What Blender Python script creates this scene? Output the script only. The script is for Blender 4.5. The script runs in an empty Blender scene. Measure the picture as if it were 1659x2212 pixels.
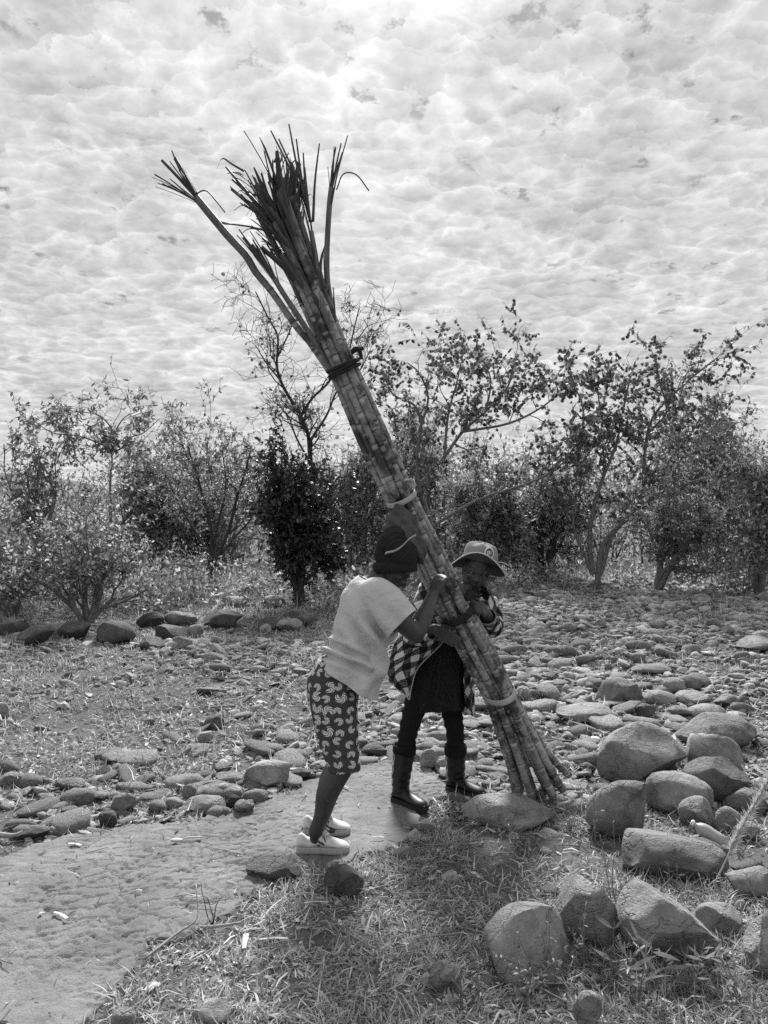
import bpy, bmesh, math, random
import numpy as np
from mathutils import Vector, Matrix

random.seed(7)
RNG = np.random.default_rng(7)
SC = bpy.context.scene
COL = SC.collection
R = math.radians

# ------------------------------------------------------------------ camera
F, CX, CY, EYE = 1671.0, 829.5, 1106.0, 1.55       # focal length and centre in a 1659 x 2212 frame, eye height in metres
PITCH = math.atan(44.0 / F)
cam_d = bpy.data.cameras.new('camera')
cam_d.sensor_fit = 'VERTICAL'; cam_d.sensor_height = 24.0
cam_d.lens = 24.0 * F / 2212.0
cam_d.clip_start = 0.05; cam_d.clip_end = 3000
cam = bpy.data.objects.new('camera', cam_d); COL.objects.link(cam)
cam.location = (0, 0, EYE); cam.rotation_euler = (math.pi / 2 + PITCH, 0, 0)
SC.camera = cam
SC.render.resolution_x, SC.render.resolution_y = 768, 1024

# ------------------------------------------------------------------ sky and sun (a black-and-white photograph: everything is grey)
SUN_EL, SUN_AZ = R(40.0), R(1.5)
SUN_STRENGTH, SKY_STRENGTH = 5.0, 0.1
sund = Vector((math.sin(SUN_AZ) * math.cos(SUN_EL), math.cos(SUN_AZ) * math.cos(SUN_EL), math.sin(SUN_EL)))
sl = bpy.data.lights.new('sun', 'SUN'); sl.energy = SUN_STRENGTH; sl.angle = R(13.0); sl.color = (1, 1, 1)
so = bpy.data.objects.new('sun', sl); COL.objects.link(so)
so.rotation_euler = (-sund).to_track_quat('-Z', 'Y').to_euler(); so.location = (0, 30, 40)
SC.view_settings.view_transform = 'Standard'; SC.view_settings.look = 'None'
SC.view_settings.exposure = 0.75; SC.view_settings.gamma = 1.0
SC.render.engine = 'CYCLES'
SC.cycles.use_denoising = False
SC.cycles.sample_clamp_indirect = 2.0; SC.cycles.sample_clamp_direct = 4.0; SC.cycles.caustics_reflective = False; SC.cycles.caustics_refractive = False; SC.cycles.max_bounces = 5; SC.cycles.diffuse_bounces = 3; SC.cycles.transparent_max_bounces = 6


class NT:
    """small helper for node trees"""
    def __init__(s, tree): s.t = tree; s.n = tree.nodes; s.l = tree.links
    def new(s, kind, **kw):
        n = s.n.new(kind)
        for k, v in kw.items(): setattr(n, k, v)
        return n
    def put(s, sock, v):
        if v is None: return
        if isinstance(v, bpy.types.NodeSocket): s.l.new(v, sock)
        else: sock.default_value = v
    def math(s, op, a, b=None, c=None, clamp=False):
        n = s.new('ShaderNodeMath', operation=op, use_clamp=clamp)
        s.put(n.inputs[0], a); s.put(n.inputs[1], b); s.put(n.inputs[2], c)
        return n.outputs[0]
    def vmath(s, op, a, b=None, out=0):
        n = s.new('ShaderNodeVectorMath', operation=op)
        s.put(n.inputs[0], a)
        if b is not None:
            if op == 'SCALE': s.put(n.inputs['Scale'], b)
            else: s.put(n.inputs[1], b)
        return n.outputs[out]
    def noise(s, vec, scale, detail=4, rough=0.55, dist=0.0, dim='3D', out=0):
        n = s.new('ShaderNodeTexNoise', noise_dimensions=dim)
        s.put(n.inputs['Vector'], vec); n.inputs['Scale'].default_value = scale
        n.inputs['Detail'].default_value = detail; n.inputs['Roughness'].default_value = rough
        n.inputs['Distortion'].default_value = dist
        return n.outputs[out]
    def ramp(s, v, lo, hi, a=0.0, b=1.0, smooth=True):
        n = s.new('ShaderNodeMapRange', interpolation_type='SMOOTHSTEP' if smooth else 'LINEAR')
        s.put(n.inputs[0], v); s.put(n.inputs[1], lo); s.put(n.inputs[2], hi); s.put(n.inputs[3], a); s.put(n.inputs[4], b)
        return n.outputs[0]
    def mix(s, f, a, b):
        n = s.new('ShaderNodeMix', data_type='FLOAT')
        s.put(n.inputs[0], f); s.put(n.inputs[2], a); s.put(n.inputs[3], b)
        return n.outputs[0]


def build_world():
    w = bpy.data.worlds.new('World'); SC.world = w; w.use_nodes = True
    t = NT(w.node_tree); t.n.clear()
    out = t.new('ShaderNodeOutputWorld'); bg = t.new('ShaderNodeBackground')
    t.l.new(bg.outputs[0], out.inputs[0]); bg.inputs[1].default_value = SKY_STRENGTH
    sky = t.new('ShaderNodeTexSky', sky_type='NISHITA'); sky.sun_disc = False
    sky.sun_elevation = SUN_EL; sky.sun_rotation = SUN_AZ
    bw = t.new('ShaderNodeSeparateColor'); t.l.new(sky.outputs[0], bw.inputs[0])      # red channel: the clear sky goes dark in the black-and-white picture
    tc = t.new('ShaderNodeTexCoord'); d = tc.outputs['Generated']
    d = t.vmath('NORMALIZE', d)
    sp = t.new('ShaderNodeSeparateXYZ'); t.l.new(d, sp.inputs[0])
    zz = t.math('ADD', t.math('MAXIMUM', sp.outputs[2], 0.0), 0.17)
    cb = t.new('ShaderNodeCombineXYZ')
    t.put(cb.inputs[0], t.math('DIVIDE', sp.outputs[0], zz)); t.put(cb.inputs[1], t.math('DIVIDE', sp.outputs[1], zz))
    p = cb.outputs[0]
    # domain distortion
    nz = t.noise(p, 2.6, 3, 0.5, dim='2D', out=1)
    q = t.vmath('ADD', p, t.vmath('SCALE', t.vmath('SUBTRACT', nz, (0.5, 0.5, 0.5)), 0.16))
    nz2 = t.noise(p, 13.0, 6, 0.65, dim='2D', out=1)
    q = t.vmath('ADD', q, t.vmath('SCALE', t.vmath('SUBTRACT', nz2, (0.5, 0.5, 0.5)), 0.072))
    def vor(vec, scale, feat):
        n = t.new('ShaderNodeTexVoronoi', voronoi_dimensions='2D', feature=feat); t.put(n.inputs['Vector'], vec); n.inputs['Scale'].default_value = scale
        return n
    fine = t.noise(p, 24.0, 8, 0.62, dim='2D'); mid = t.noise(p, 8.0, 4, 0.55, dim='2D'); broad = t.noise(p, 1.5, 3, 0.5, dim='2D')
    patch = t.ramp(t.noise(p, 4.1, 2, 0.5, dim='2D'), 0.36, 0.60, 0.15, 1.0); patch2 = t.ramp(t.noise(p, 6.7, 2, 0.5, dim='2D'), 0.40, 0.62, 0.0, 1.0)
    v = 0.368
    for sc, ew, amp, sh, pt in ((9.6, .25, .095, .10, patch), (20.0, .32, .07, .10, patch2)):
        e = vor(q, sc, 'DISTANCE_TO_EDGE').outputs['Distance']; c = vor(q, sc, 'F1')
        dl = t.vmath('SUBTRACT', q, c.outputs['Position']); cell = t.new('ShaderNodeSeparateColor'); t.l.new(c.outputs['Color'], cell.inputs[0])
        rim = t.math('POWER', t.ramp(e, 0.0, ew * 1.6, 1.0, 0.0, False), 1.9)         # thin bright gaps between the cloudlets
        v = t.math('MULTIPLY_ADD', t.math('MULTIPLY', rim, pt), amp, v)
        sd = t.new('ShaderNodeSeparateXYZ'); t.l.new(dl, sd.inputs[0])
        v = t.math('MULTIPLY_ADD', t.math('MULTIPLY', sd.outputs[1], sc), -sh * .5, v)          # each cloudlet lighter on one side
        v = t.math('MULTIPLY_ADD', t.math('SUBTRACT', cell.outputs[0], 0.5), 0.03, v)
    v = t.math('ADD', v, t.ramp(mid, 0.3, 0.7, -0.035, 0.035, False))
    v = t.math('ADD', v, t.ramp(fine, 0.25, 0.75, -0.05, 0.05, False))
    v = t.math('ADD', v, t.ramp(broad, 0.3, 0.7, -0.03, 0.03, False))
    # sun glowing through the cloud
    dt = t.math('MAXIMUM', t.vmath('DOT_PRODUCT', d, tuple(sund), out=1), 0.0)
    g = t.math('MULTIPLY', t.math('POWER', dt, 220.0), 0.30)
    g = t.math('MULTIPLY_ADD', t.math('POWER', dt, 22.0), 0.09, g)
    v = t.math('ADD', v, g)
    # rare holes where the clear sky shows
    h1 = t.noise(p, 11.0, 6, 0.65, dim='2D')
    h2 = t.noise(t.vmath('ADD', p, (3.7, 1.3, 0)), 1.9, 2, 0.5, dim='2D')
    hole = t.math('MULTIPLY', t.ramp(h1, 0.61, 0.72), t.ramp(h2, 0.42, 0.52))
    up = t.ramp(sp.outputs[2], 0.1, 0.3)
    hole = t.math('MULTIPLY', t.math('MULTIPLY', hole, up), 0.62)
    clear = t.math('MULTIPLY', bw.outputs[0], 0.14)
    col = t.mix(hole, t.math('DIVIDE', v, SKY_STRENGTH), clear)
    t.put(bg.inputs[0], col)
    w.cycles.sampling_method = 'MANUAL'; w.cycles.sample_map_resolution = 512


build_world()

# ------------------------------------------------------------------ helpers: picture point to a place at its own distance
_sp, _cp = math.sin(PITCH), math.cos(PITCH)


def ray(x, y):
    rx = (x - CX) / F; uz = -(y - CY) / F
    return np.array([rx, _cp - uz * _sp, _sp + uz * _cp])


def at(x, y, Y):
    d = ray(x, y)
    return np.array([0, 0, EYE]) + d * (Y / d[1])


def project(P):
    """world points -> picture coordinates"""
    P = np.asarray(P, float); q = P - np.array([0, 0, EYE])
    fwd = q[..., 1] * _cp + q[..., 2] * _sp; up = -q[..., 1] * _sp + q[..., 2] * _cp
    return CX + F * q[..., 0] / fwd, CY - F * up / fwd


# ------------------------------------------------------------------ noise in numpy
def _hash(ix, iy, iz, seed):
    h = (ix.astype(np.int64) * 374761393 + iy.astype(np.int64) * 668265263 + iz.astype(np.int64) * 2147483647 + seed * 1274126177) & 0xFFFFFFFF
    h = ((h ^ (h >> 13)) * 1274126177) & 0xFFFFFFFF
    h = ((h ^ (h >> 16)) * 2246822519) & 0xFFFFFFFF
    return ((h ^ (h >> 15)) & 0xFFFFFF) / float(0xFFFFFF)


def vnoise(p, seed=0):
    p = np.asarray(p, float)
    if p.shape[-1] == 2: p = np.concatenate([p, np.zeros(p.shape[:-1] + (1,))], -1)
    i = np.floor(p).astype(np.int64); f = p - i
    u = f * f * f * (f * (f * 6 - 15) + 10)
    x, y, z = i[..., 0], i[..., 1], i[..., 2]; a, b, c = u[..., 0], u[..., 1], u[..., 2]
    def L(s, t, w): return s + (t - s) * w
    v = [[[_hash(x + dx, y + dy, z + dz, seed) for dz in (0, 1)] for dy in (0, 1)] for dx in (0, 1)]
    return L(L(L(v[0][0][0], v[1][0][0], a), L(v[0][1][0], v[1][1][0], a), b),
             L(L(v[0][0][1], v[1][0][1], a), L(v[0][1][1], v[1][1][1], a), b), c) * 2 - 1


def fbm(p, octv=4, seed=0, gain=0.5):
    p = np.asarray(p, float); s = 0; a = 1.0; t = 0
    for k in range(octv):
        s = s + a * vnoise(p * (2.03 ** k) + k * 17.3, seed + k); t += a; a *= gain
    return s / t


def worley(p, seed=0):
    """2D: distances to nearest and second nearest feature point"""
    i = np.floor(p).astype(np.int64); f1 = np.full(len(p), 9.0); f2 = np.full(len(p), 9.0)
    for dx in (-1, 0, 1):
        for dy in (-1, 0, 1):
            cx, cy = i[:, 0] + dx, i[:, 1] + dy; z = np.zeros_like(cx)
            jx = cx + _hash(cx, cy, z, seed); jy = cy + _hash(cx, cy, z + 1, seed)
            d = np.hypot(p[:, 0] - jx, p[:, 1] - jy)
            f2 = np.minimum(f2, np.maximum(f1, d)); f1 = np.minimum(f1, d)
    return f1, f2


def gz(x, y):
    """height of the ground"""
    x = np.asarray(x, float); y = np.asarray(y, float)
    s = np.interp(y, [-50, 4.4, 6, 9, 12, 16, 20, 30, 60, 400], [0, 0, .05, .20, .36, .55, .70, .85, .9, 1.0])
    P = np.stack([x, y], -1)
    far = np.clip((y - 3.0) / 6.0, 0.25, 1.0)
    return s + far * 0.05 * fbm(P * 0.7, 3, 5) + 0.012 * fbm(P * 3.1, 2, 9)


def ground(x, y):
    """where the sight line through a picture point meets the ground"""
    d = ray(x, y); lo, hi = 0.5, 80.0
    for _ in range(50):
        m = (lo + hi) / 2
        if EYE + d[2] * m > gz(d[0] * m, d[1] * m): lo = m
        else: hi = m
    return np.array([0, 0, EYE]) + d * lo


def in_poly(P, poly):
    x, y = P[:, 0], P[:, 1]; ins = np.zeros(len(P), bool); n = len(poly)
    for k in range(n):
        x0, y0 = poly[k]; x1, y1 = poly[(k + 1) % n]
        c = ((y0 > y) != (y1 > y)) & (x < (x1 - x0) * (y - y0) / (y1 - y0 + 1e-12) + x0)
        ins ^= c
    return ins


# ------------------------------------------------------------------ helpers: objects
def tag(o, label=None, cat=None, group=None, kind=None):
    if label: o['label'] = label
    if cat: o['category'] = cat
    if group: o['group'] = group
    if kind: o['kind'] = kind
    return o


def thing(name, label, cat, loc=(0, 0, 0), group=None):
    o = bpy.data.objects.new(name, None); COL.objects.link(o)
    o.location = tuple(float(c) for c in loc); o.empty_display_size = 0.1
    return tag(o, label, cat, group)


def adopt(o, parent):
    o.parent = parent
    # a part of a thing is kept in world coordinates; a sub-part hangs on a part that already sits at the origin
    o.matrix_parent_inverse = Matrix.Translation(-parent.location) if parent.parent is None else Matrix.Identity(4)
    return o


def raw_mesh(name, verts, loops, counts, smooth=True, attrs=None):
    me = bpy.data.meshes.new(name)
    verts = np.ascontiguousarray(verts, np.float32); loops = np.ascontiguousarray(loops, np.int32); counts = np.ascontiguousarray(counts, np.int32)
    me.vertices.add(len(verts)); me.vertices.foreach_set('co', verts.ravel())
    me.loops.add(len(loops)); me.loops.foreach_set('vertex_index', loops)
    me.polygons.add(len(counts)); st = np.zeros(len(counts), np.int32); st[1:] = np.cumsum(counts)[:-1]
    me.polygons.foreach_set('loop_start', st)
    me.polygons.foreach_set('use_smooth', np.full(len(counts), smooth, bool))
    me.update(calc_edges=True)
    for k, v in (attrs or {}).items():
        v = np.ascontiguousarray(v, np.float32)
        if v.ndim == 1:
            a = me.attributes.new(k, 'FLOAT', 'POINT'); a.data.foreach_set('value', v)
        else:
            a = me.attributes.new(k, 'FLOAT_VECTOR', 'POINT'); a.data.foreach_set('vector', v.ravel())
    return me


def link(name, me, mat, parent=None, loc=None):
    o = bpy.data.objects.new(name, me); COL.objects.link(o)
    if mat is not None and not me.materials: me.materials.append(mat)
    if loc is not None: o.location = tuple(float(c) for c in loc)
    if parent is not None: adopt(o, parent)
    return o


class Acc:
    """collects geometry for ONE mesh"""
    def __init__(s): s.v = []; s.l = []; s.c = []; s.n = 0; s.a = {}
    def add(s, v, faces=None, loops=None, counts=None, **attrs):
        v = np.asarray(v, float)
        if faces is not None:
            faces = np.asarray(faces); loops = faces.ravel(); counts = np.full(len(faces), faces.shape[1])
        s.v.append(v); s.l.append(np.asarray(loops) + s.n); s.c.append(np.asarray(counts)); s.n += len(v)
        for k, a in attrs.items(): s.a.setdefault(k, []).append(np.asarray(a, float))
        return s
    def mesh(s, name, smooth=True, origin=None):
        v = np.concatenate(s.v)
        if origin is not None: v = v - np.asarray(origin)
        return raw_mesh(name, v, np.concatenate(s.l), np.concatenate(s.c), smooth, {k: np.concatenate(a) for k, a in s.a.items()})
    def build(s, name, mat, parent=None, smooth=True, loc=None):
        return link(name, s.mesh(name, smooth, origin=loc), mat, parent, loc)


def unit(v):
    v = np.asarray(v, float); return v / (np.linalg.norm(v) + 1e-12)


def catmull(P, per=6):
    P = np.asarray(P, float)
    if len(P) < 3: 
        t = np.linspace(0, 1, per + 1)[:, None]; return P[0] + (P[-1] - P[0]) * t
    Q = np.vstack([2 * P[0] - P[1], P, 2 * P[-1] - P[-2]]); out = []
    for k in range(1, len(Q) - 2):
        p0, p1, p2, p3 = Q[k - 1:k + 3]
        for t in np.arange(per) / per:
            out.append(0.5 * (2 * p1 + (p2 - p0) * t + (2 * p0 - 5 * p1 + 4 * p2 - p3) * t * t + (3 * p1 - p0 - 3 * p2 + p3) * t ** 3))
    out.append(P[-1]); return np.array(out)


def frames(P):
    """tangent and two side vectors along a polyline"""
    T = np.gradient(P, axis=0); T /= np.linalg.norm(T, axis=1)[:, None] + 1e-12
    ref = np.array([0, 0, 1.0]) if abs(T[0][2]) < 0.8 else np.array([1.0, 0, 0])
    U = np.zeros_like(P); u = unit(np.cross(ref, T[0]))
    for k in range(len(P)):
        u = u - T[k] * np.dot(u, T[k]); u = u / (np.linalg.norm(u) + 1e-12); U[k] = u
    return T, U, np.cross(T, U)


def tube(P, rad, sides=8, cap=True):
    P = np.asarray(P, float); n = len(P); rad = np.broadcast_to(np.asarray(rad, float), (n,))
    T, U, V = frames(P); a = np.arange(sides) * 2 * math.pi / sides
    ring = U[:, None] * np.cos(a)[None, :, None] + V[:, None] * np.sin(a)[None, :, None]
    v = (P[:, None] + ring * rad[:, None, None]).reshape(-1, 3)
    i = np.arange(n - 1)[:, None] * sides; j = np.arange(sides)[None]; j2 = (j + 1) % sides
    f = np.stack([i + j, i + j2, i + sides + j2, i + sides + j], -1).reshape(-1, 4)
    loops = f.ravel(); counts = np.full(len(f), 4)
    if cap:
        loops = np.concatenate([loops, np.arange(sides)[::-1], (n - 1) * sides + np.arange(sides)]); counts = np.concatenate([counts, [sides, sides]])
    return v, loops, counts


def loft(rings):
    """rings (n, m, 3) -> closed tube with capped ends"""
    rings = np.asarray(rings); n, m = rings.shape[:2]; v = rings.reshape(-1, 3)
    i = np.arange(n - 1)[:, None] * m; j = np.arange(m)[None]; j2 = (j + 1) % m
    f = np.stack([i + j, i + j2, i + m + j2, i + m + j], -1).reshape(-1, 4)
    loops = np.concatenate([f.ravel(), np.arange(m)[::-1], (n - 1) * m + np.arange(m)])
    return v, loops, np.concatenate([np.full(len(f), 4), [m, m]])


def sheet(G, double=None):
    """grid of points (n, m, 3) -> quads"""
    n, m = G.shape[:2]; i = np.arange(n - 1)[:, None] * m; j = np.arange(m - 1)[None]
    f = np.stack([i + j, i + j + 1, i + m + j + 1, i + m + j], -1).reshape(-1, 4)
    return G.reshape(-1, 3), f.ravel(), np.full(len(f), 4)


_ICO = {}
def ico(sub):
    if sub not in _ICO:
        bm = bmesh.new(); bmesh.ops.create_icosphere(bm, subdivisions=sub, radius=1.0)
        _ICO[sub] = (np.array([v.co[:] for v in bm.verts]), np.array([[v.index for v in f.verts] for f in bm.faces])); bm.free()
    return _ICO[sub]


class Blob:
    """overlapping closed shapes that are fused into one continuous skin"""
    def __init__(s): s.acc = Acc()
    def chain(s, P, rad, per=5, sides=16, squash=None):
        P = np.asarray(P, float); rad = np.asarray(rad, float)
        D = catmull(np.column_stack([P, rad]), per); C, r = D[:, :3], np.maximum(D[:, 3], 0.002)
        t0 = unit(C[0] - C[1]); t1 = unit(C[-1] - C[-2]); an = R(np.array([88, 65, 40, 20]) * 1.0) if False else np.radians([86, 62, 38, 18])
        a = np.array([C[0] + t0 * r[0] * math.sin(x) for x in an]); b = np.array([C[-1] + t1 * r[-1] * math.sin(x) for x in an[::-1]])
        C2 = np.vstack([a, C, b]); r2 = np.concatenate([r[0] * np.cos(an), r, r[-1] * np.cos(an[::-1])])
        v, l, c = tube(C2, r2, sides); s.acc.add(v, loops=l, counts=c); return s
    def ell(s, c, rx, ry, rz, ax=None, sub=3):
        v, f = ico(sub); M = np.eye(3) if ax is None else np.asarray(ax)      # rows of ax: the three axes
        s.acc.add(np.asarray(c) + (v * np.array([rx, ry, rz])) @ M, faces=f); return s
    def rings(s, rg):
        v, l, c = loft(rg); s.acc.add(v, loops=l, counts=c); return s
    def fuse(s, voxel, smooth=4, factor=0.5):
        me = s.acc.mesh('tmp'); o = bpy.data.objects.new('tmp', me); COL.objects.link(o)
        m = o.modifiers.new('r', 'REMESH'); m.mode = 'VOXEL'; m.voxel_size = voxel; m.use_smooth_shade = True
        if smooth:
            m = o.modifiers.new('s', 'SMOOTH'); m.iterations = smooth; m.factor = factor
        dg = bpy.context.evaluated_depsgraph_get(); ev = o.evaluated_get(dg)
        out = bpy.data.meshes.new_from_object(ev); bpy.data.objects.remove(o); bpy.data.meshes.remove(me)
        return out


def co_of(me):
    v = np.empty(len(me.vertices) * 3, np.float32); me.vertices.foreach_get('co', v); return v.reshape(-1, 3).astype(float)


def set_co(me, v): me.vertices.foreach_set('co', np.ascontiguousarray(v, np.float32).ravel()); me.update()


def no_of(me):
    v = np.empty(len(me.vertices) * 3, np.float32); me.vertices.foreach_get('normal', v); return v.reshape(-1, 3).astype(float)


def set_attr(me, name, v):
    v = np.ascontiguousarray(v, np.float32)
    if v.ndim == 1: me.attributes.new(name, 'FLOAT', 'POINT').data.foreach_set('value', v)
    else: me.attributes.new(name, 'FLOAT_VECTOR', 'POINT').data.foreach_set('vector', v.ravel())


def cut(me, co, no, near=None, rad=None):
    """slice away what lies beyond a plane (only near a point when given)"""
    bm = bmesh.new(); bm.from_mesh(me)
    if near is None: geom = bm.verts[:] + bm.edges[:] + bm.faces[:]
    else:
        nv = Vector(near); fs = [f for f in bm.faces if (f.calc_center_median() - nv).length < rad]
        es = {e for f in fs for e in f.edges}; vs = {v for f in fs for v in f.verts}; geom = list(vs) + list(es) + fs
    bmesh.ops.bisect_plane(bm, geom=geom, dist=1e-5, plane_co=Vector(co), plane_no=Vector(no), clear_outer=True)
    bm.to_mesh(me); bm.free(); me.update()
    return me


def shell(o, th=0.004):
    m = o.modifiers.new('thickness', 'SOLIDIFY'); m.thickness = th; m.offset = -1
    return o
# ------------------------------------------------------------------ materials (greys, as in the photograph)
def new_mat(name):
    m = bpy.data.materials.new(name); m.use_nodes = True; t = NT(m.node_tree)
    b = t.n['Principled BSDF']; return m, t, b


def grey(t, v):
    c = t.new('ShaderNodeCombineColor'); 
    for k in range(3): t.put(c.inputs[k], v)
    return c.outputs[0]


def bump(t, b, h, strength=0.4, dist=0.01):
    n = t.new('ShaderNodeBump'); n.inputs['Strength'].default_value = strength; n.inputs['Distance'].default_value = dist
    t.put(n.inputs['Height'], h); t.l.new(n.outputs[0], b.inputs['Normal'])


def world_pos(t): return t.new('ShaderNodeNewGeometry').outputs['Position']
def obj_pos(t): return t.new('ShaderNodeTexCoord').outputs['Object']
def island(t): return t.new('ShaderNodeNewGeometry').outputs['Random Per Island']
def obj_rand(t): return t.new('ShaderNodeObjectInfo').outputs['Random']


def plain(name, lo, hi, scale, rough=0.9, spec=0.3, bs=None, bstr=0.3, bd=0.004, detail=5):
    m, t, b = new_mat(name); p = obj_pos(t)
    v = t.ramp(t.noise(p, scale, detail, 0.6), 0.3, 0.7, lo, hi, False)
    t.put(b.inputs['Base Color'], grey(t, v)); b.inputs['Roughness'].default_value = rough
    b.inputs['Specular IOR Level'].default_value = spec
    if bs: bump(t, b, t.noise(p, bs, 4, 0.6), bstr, bd)
    return m


def rock_mat(name, lo, hi, per_island=False, k=1.0):
    m, t, b = new_mat(name)
    p = world_pos(t) if per_island else obj_pos(t)
    rnd = island(t) if per_island else obj_rand(t)
    pw = t.vmath('ADD', p, t.vmath('SCALE', (9.1, 5.3, 7.7), t.math('MULTIPLY', rnd, 10.0)))
    a = t.noise(pw, 3.5 * k, 6, 0.62); c = t.noise(pw, 22 * k, 6, 0.7); g = t.noise(pw, 140 * k, 3, 0.6)
    v = t.ramp(a, 0.3, 0.7, lo, hi, False)
    v = t.math('MULTIPLY', v, t.ramp(c, 0.3, 0.7, 0.74, 1.24, False))
    v = t.math('MULTIPLY', v, t.ramp(g, 0.3, 0.7, 0.90, 1.1, False))
    # scattered dark lichen patches
    li = t.ramp(t.noise(pw, 9 * k, 5, 0.7), 0.58, 0.68, 1.0, 0.62)
    v = t.math('MULTIPLY', v, li)
    # pale scuffs
    sc = t.ramp(t.noise(t.vmath('MULTIPLY', pw, (1, 1, 3.5)), 14 * k, 4, 0.75), 0.64, 0.74, 1.0, 1.45)
    v = t.math('MULTIPLY', v, sc)
    # fine fissures and bedding
    fi = t.new('ShaderNodeTexVoronoi', voronoi_dimensions='3D', feature='DISTANCE_TO_EDGE'); t.put(fi.inputs['Vector'], t.vmath('ADD', pw, t.vmath('SCALE', t.noise(pw, 6 * k, 4, 0.7, out=1), 0.25 / k))); fi.inputs['Scale'].default_value = 4.2 * k
    fis = t.ramp(fi.outputs['Distance'], 0.0, 0.035)
    v = t.math('MULTIPLY', v, t.ramp(rnd, 0, 1, 0.62, 1.30, False))
    t.put(b.inputs['Base Color'], grey(t, v)); b.inputs['Roughness'].default_value = 0.78
    b.inputs['Specular IOR Level'].default_value = 0.35
    h = t.math('MULTIPLY_ADD', g, 0.35, t.math('MULTIPLY_ADD', c, 1.0, t.noise(t.vmath('MULTIPLY', pw, (1, 1, 3)), 30 * k, 5, 0.7)))
    h = t.math('MULTIPLY_ADD', fis, 0.7, h)
    bump(t, b, h, 0.85, 0.018 / k)
    return m


def foliage_mat(name, lo, hi, trans=0.35, rough=0.5, spec=0.45):
    m, t, b = new_mat(name); rnd = island(t)
    v = t.math('POWER', rnd, 1.6); v = t.ramp(v, 0, 1, lo, hi, False)
    c = grey(t, v)
    t.put(b.inputs['Base Color'], c); b.inputs['Roughness'].default_value = rough; b.inputs['Specular IOR Level'].default_value = spec
    if trans:
        tr = t.new('ShaderNodeBsdfTranslucent'); t.put(tr.inputs[0], c)
        mx = t.new('ShaderNodeMixShader'); mx.inputs[0].default_value = trans
        t.l.new(b.outputs[0], mx.inputs[1]); t.l.new(tr.outputs[0], mx.inputs[2])
        t.l.new(mx.outputs[0], t.n['Material Output'].inputs[0])
    return m


def soil_mat(name, lo, hi):
    m, t, b = new_mat(name); p = world_pos(t)
    a = t.noise(p, 1.1, 5, 0.6); c = t.noise(p, 9, 6, 0.7); g = t.noise(p, 90, 4, 0.7)
    v = t.ramp(a, 0.3, 0.7, lo, hi, False)
    v = t.math('MULTIPLY', v, t.ramp(c, 0.3, 0.7, 0.72, 1.25, False)); v = t.math('MULTIPLY', v, t.ramp(g, 0.3, 0.7, 0.7, 1.3, False))
    t.put(b.inputs['Base Color'], grey(t, v)); b.inputs['Roughness'].default_value = 0.95; b.inputs['Specular IOR Level'].default_value = 0.15
    bump(t, b, t.math('MULTIPLY_ADD', c, 2.0, g), 0.8, 0.02)
    return m


def path_mat():
    m, t, b = new_mat('trodden_earth'); p = world_pos(t)
    a = t.noise(p, 1.6, 5, 0.6); c = t.noise(p, 14, 6, 0.7); g = t.noise(p, 120, 4, 0.7)
    at_ = t.new('ShaderNodeAttribute', attribute_name='crack')
    v = t.ramp(a, 0.3, 0.7, 0.11, 0.235, False)
    v = t.math('MULTIPLY', v, t.ramp(c, 0.3, 0.7, 0.82, 1.18, False)); v = t.math('MULTIPLY', v, t.ramp(g, 0.3, 0.7, 0.8, 1.2, False))
    t.put(b.inputs['Base Color'], grey(t, v)); b.inputs['Roughness'].default_value = 0.9; b.inputs['Specular IOR Level'].default_value = 0.2
    bump(t, b, t.math('MULTIPLY_ADD', c, 1.5, g), 0.6, 0.01)
    return m


def cane_mat():
    """attributes: k = running joint number (node at whole numbers), tone = leaf-sheath share, id = stalk"""
    m, t, b = new_mat('cane_stalk')
    k = t.new('ShaderNodeAttribute', attribute_name='joint').outputs['Fac']; idn = t.new('ShaderNodeAttribute', attribute_name='stalk').outputs['Fac']
    tone = t.new('ShaderNodeAttribute', attribute_name='tone').outputs['Fac']
    p = world_pos(t)
    fr = t.math('FRACT', k)
    wn = t.new('ShaderNodeTexWhiteNoise', noise_dimensions='2D'); cv = t.new('ShaderNodeCombineXYZ')
    t.put(cv.inputs[0], t.math('FLOOR', k)); t.put(cv.inputs[1], idn); t.l.new(cv.outputs[0], wn.inputs[0])
    jt = wn.outputs[0]
    v = t.ramp(jt, 0, 1, 0.13, 0.27, False)
    # sooty dark patches, pale wax under each node, dark line at the node
    n1 = t.noise(p, 26, 5, 0.65); n2 = t.noise(p, 6.5, 5, 0.65); n3 = t.noise(p, 220, 3, 0.6)
    v = t.math('MULTIPLY', v, t.ramp(n1, 0.40, 0.60, 0.75, 1.15)); v = t.math('MULTIPLY', v, t.ramp(n2, 0.40, 0.54, 0.30, 1.15))
    v = t.math('MULTIPLY', v, t.ramp(n3, 0.3, 0.7, 0.8, 1.2, False))
    wax = t.math('MULTIPLY', t.ramp(fr, 0.80, 0.88), t.ramp(fr, 0.93, 0.98, 1.0, 0.0))
    v = t.math('MULTIPLY_ADD', wax, 0.17, v)
    node = t.math('ADD', t.ramp(fr, 0.978, 0.992), t.ramp(fr, 0.0, 0.03, 1.0, 0.0))
    v = t.math('MULTIPLY', v, t.ramp(node, 0, 1, 1.0, 0.35))
    # dry sheath at the top: streaked
    st = t.noise(t.vmath('MULTIPLY', p, (60, 60, 6)), 1.0, 4, 0.6)
    sh = t.ramp(st, 0.3, 0.7, 0.07, 0.19, False)
    v = t.mix(tone, v, sh)
    t.put(b.inputs['Base Color'], grey(t, v)); b.inputs['Roughness'].default_value = 0.6; b.inputs['Specular IOR Level'].default_value = 0.35
    bump(t, b, t.math('ADD', n3, n1), 0.25, 0.003)
    return m


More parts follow.
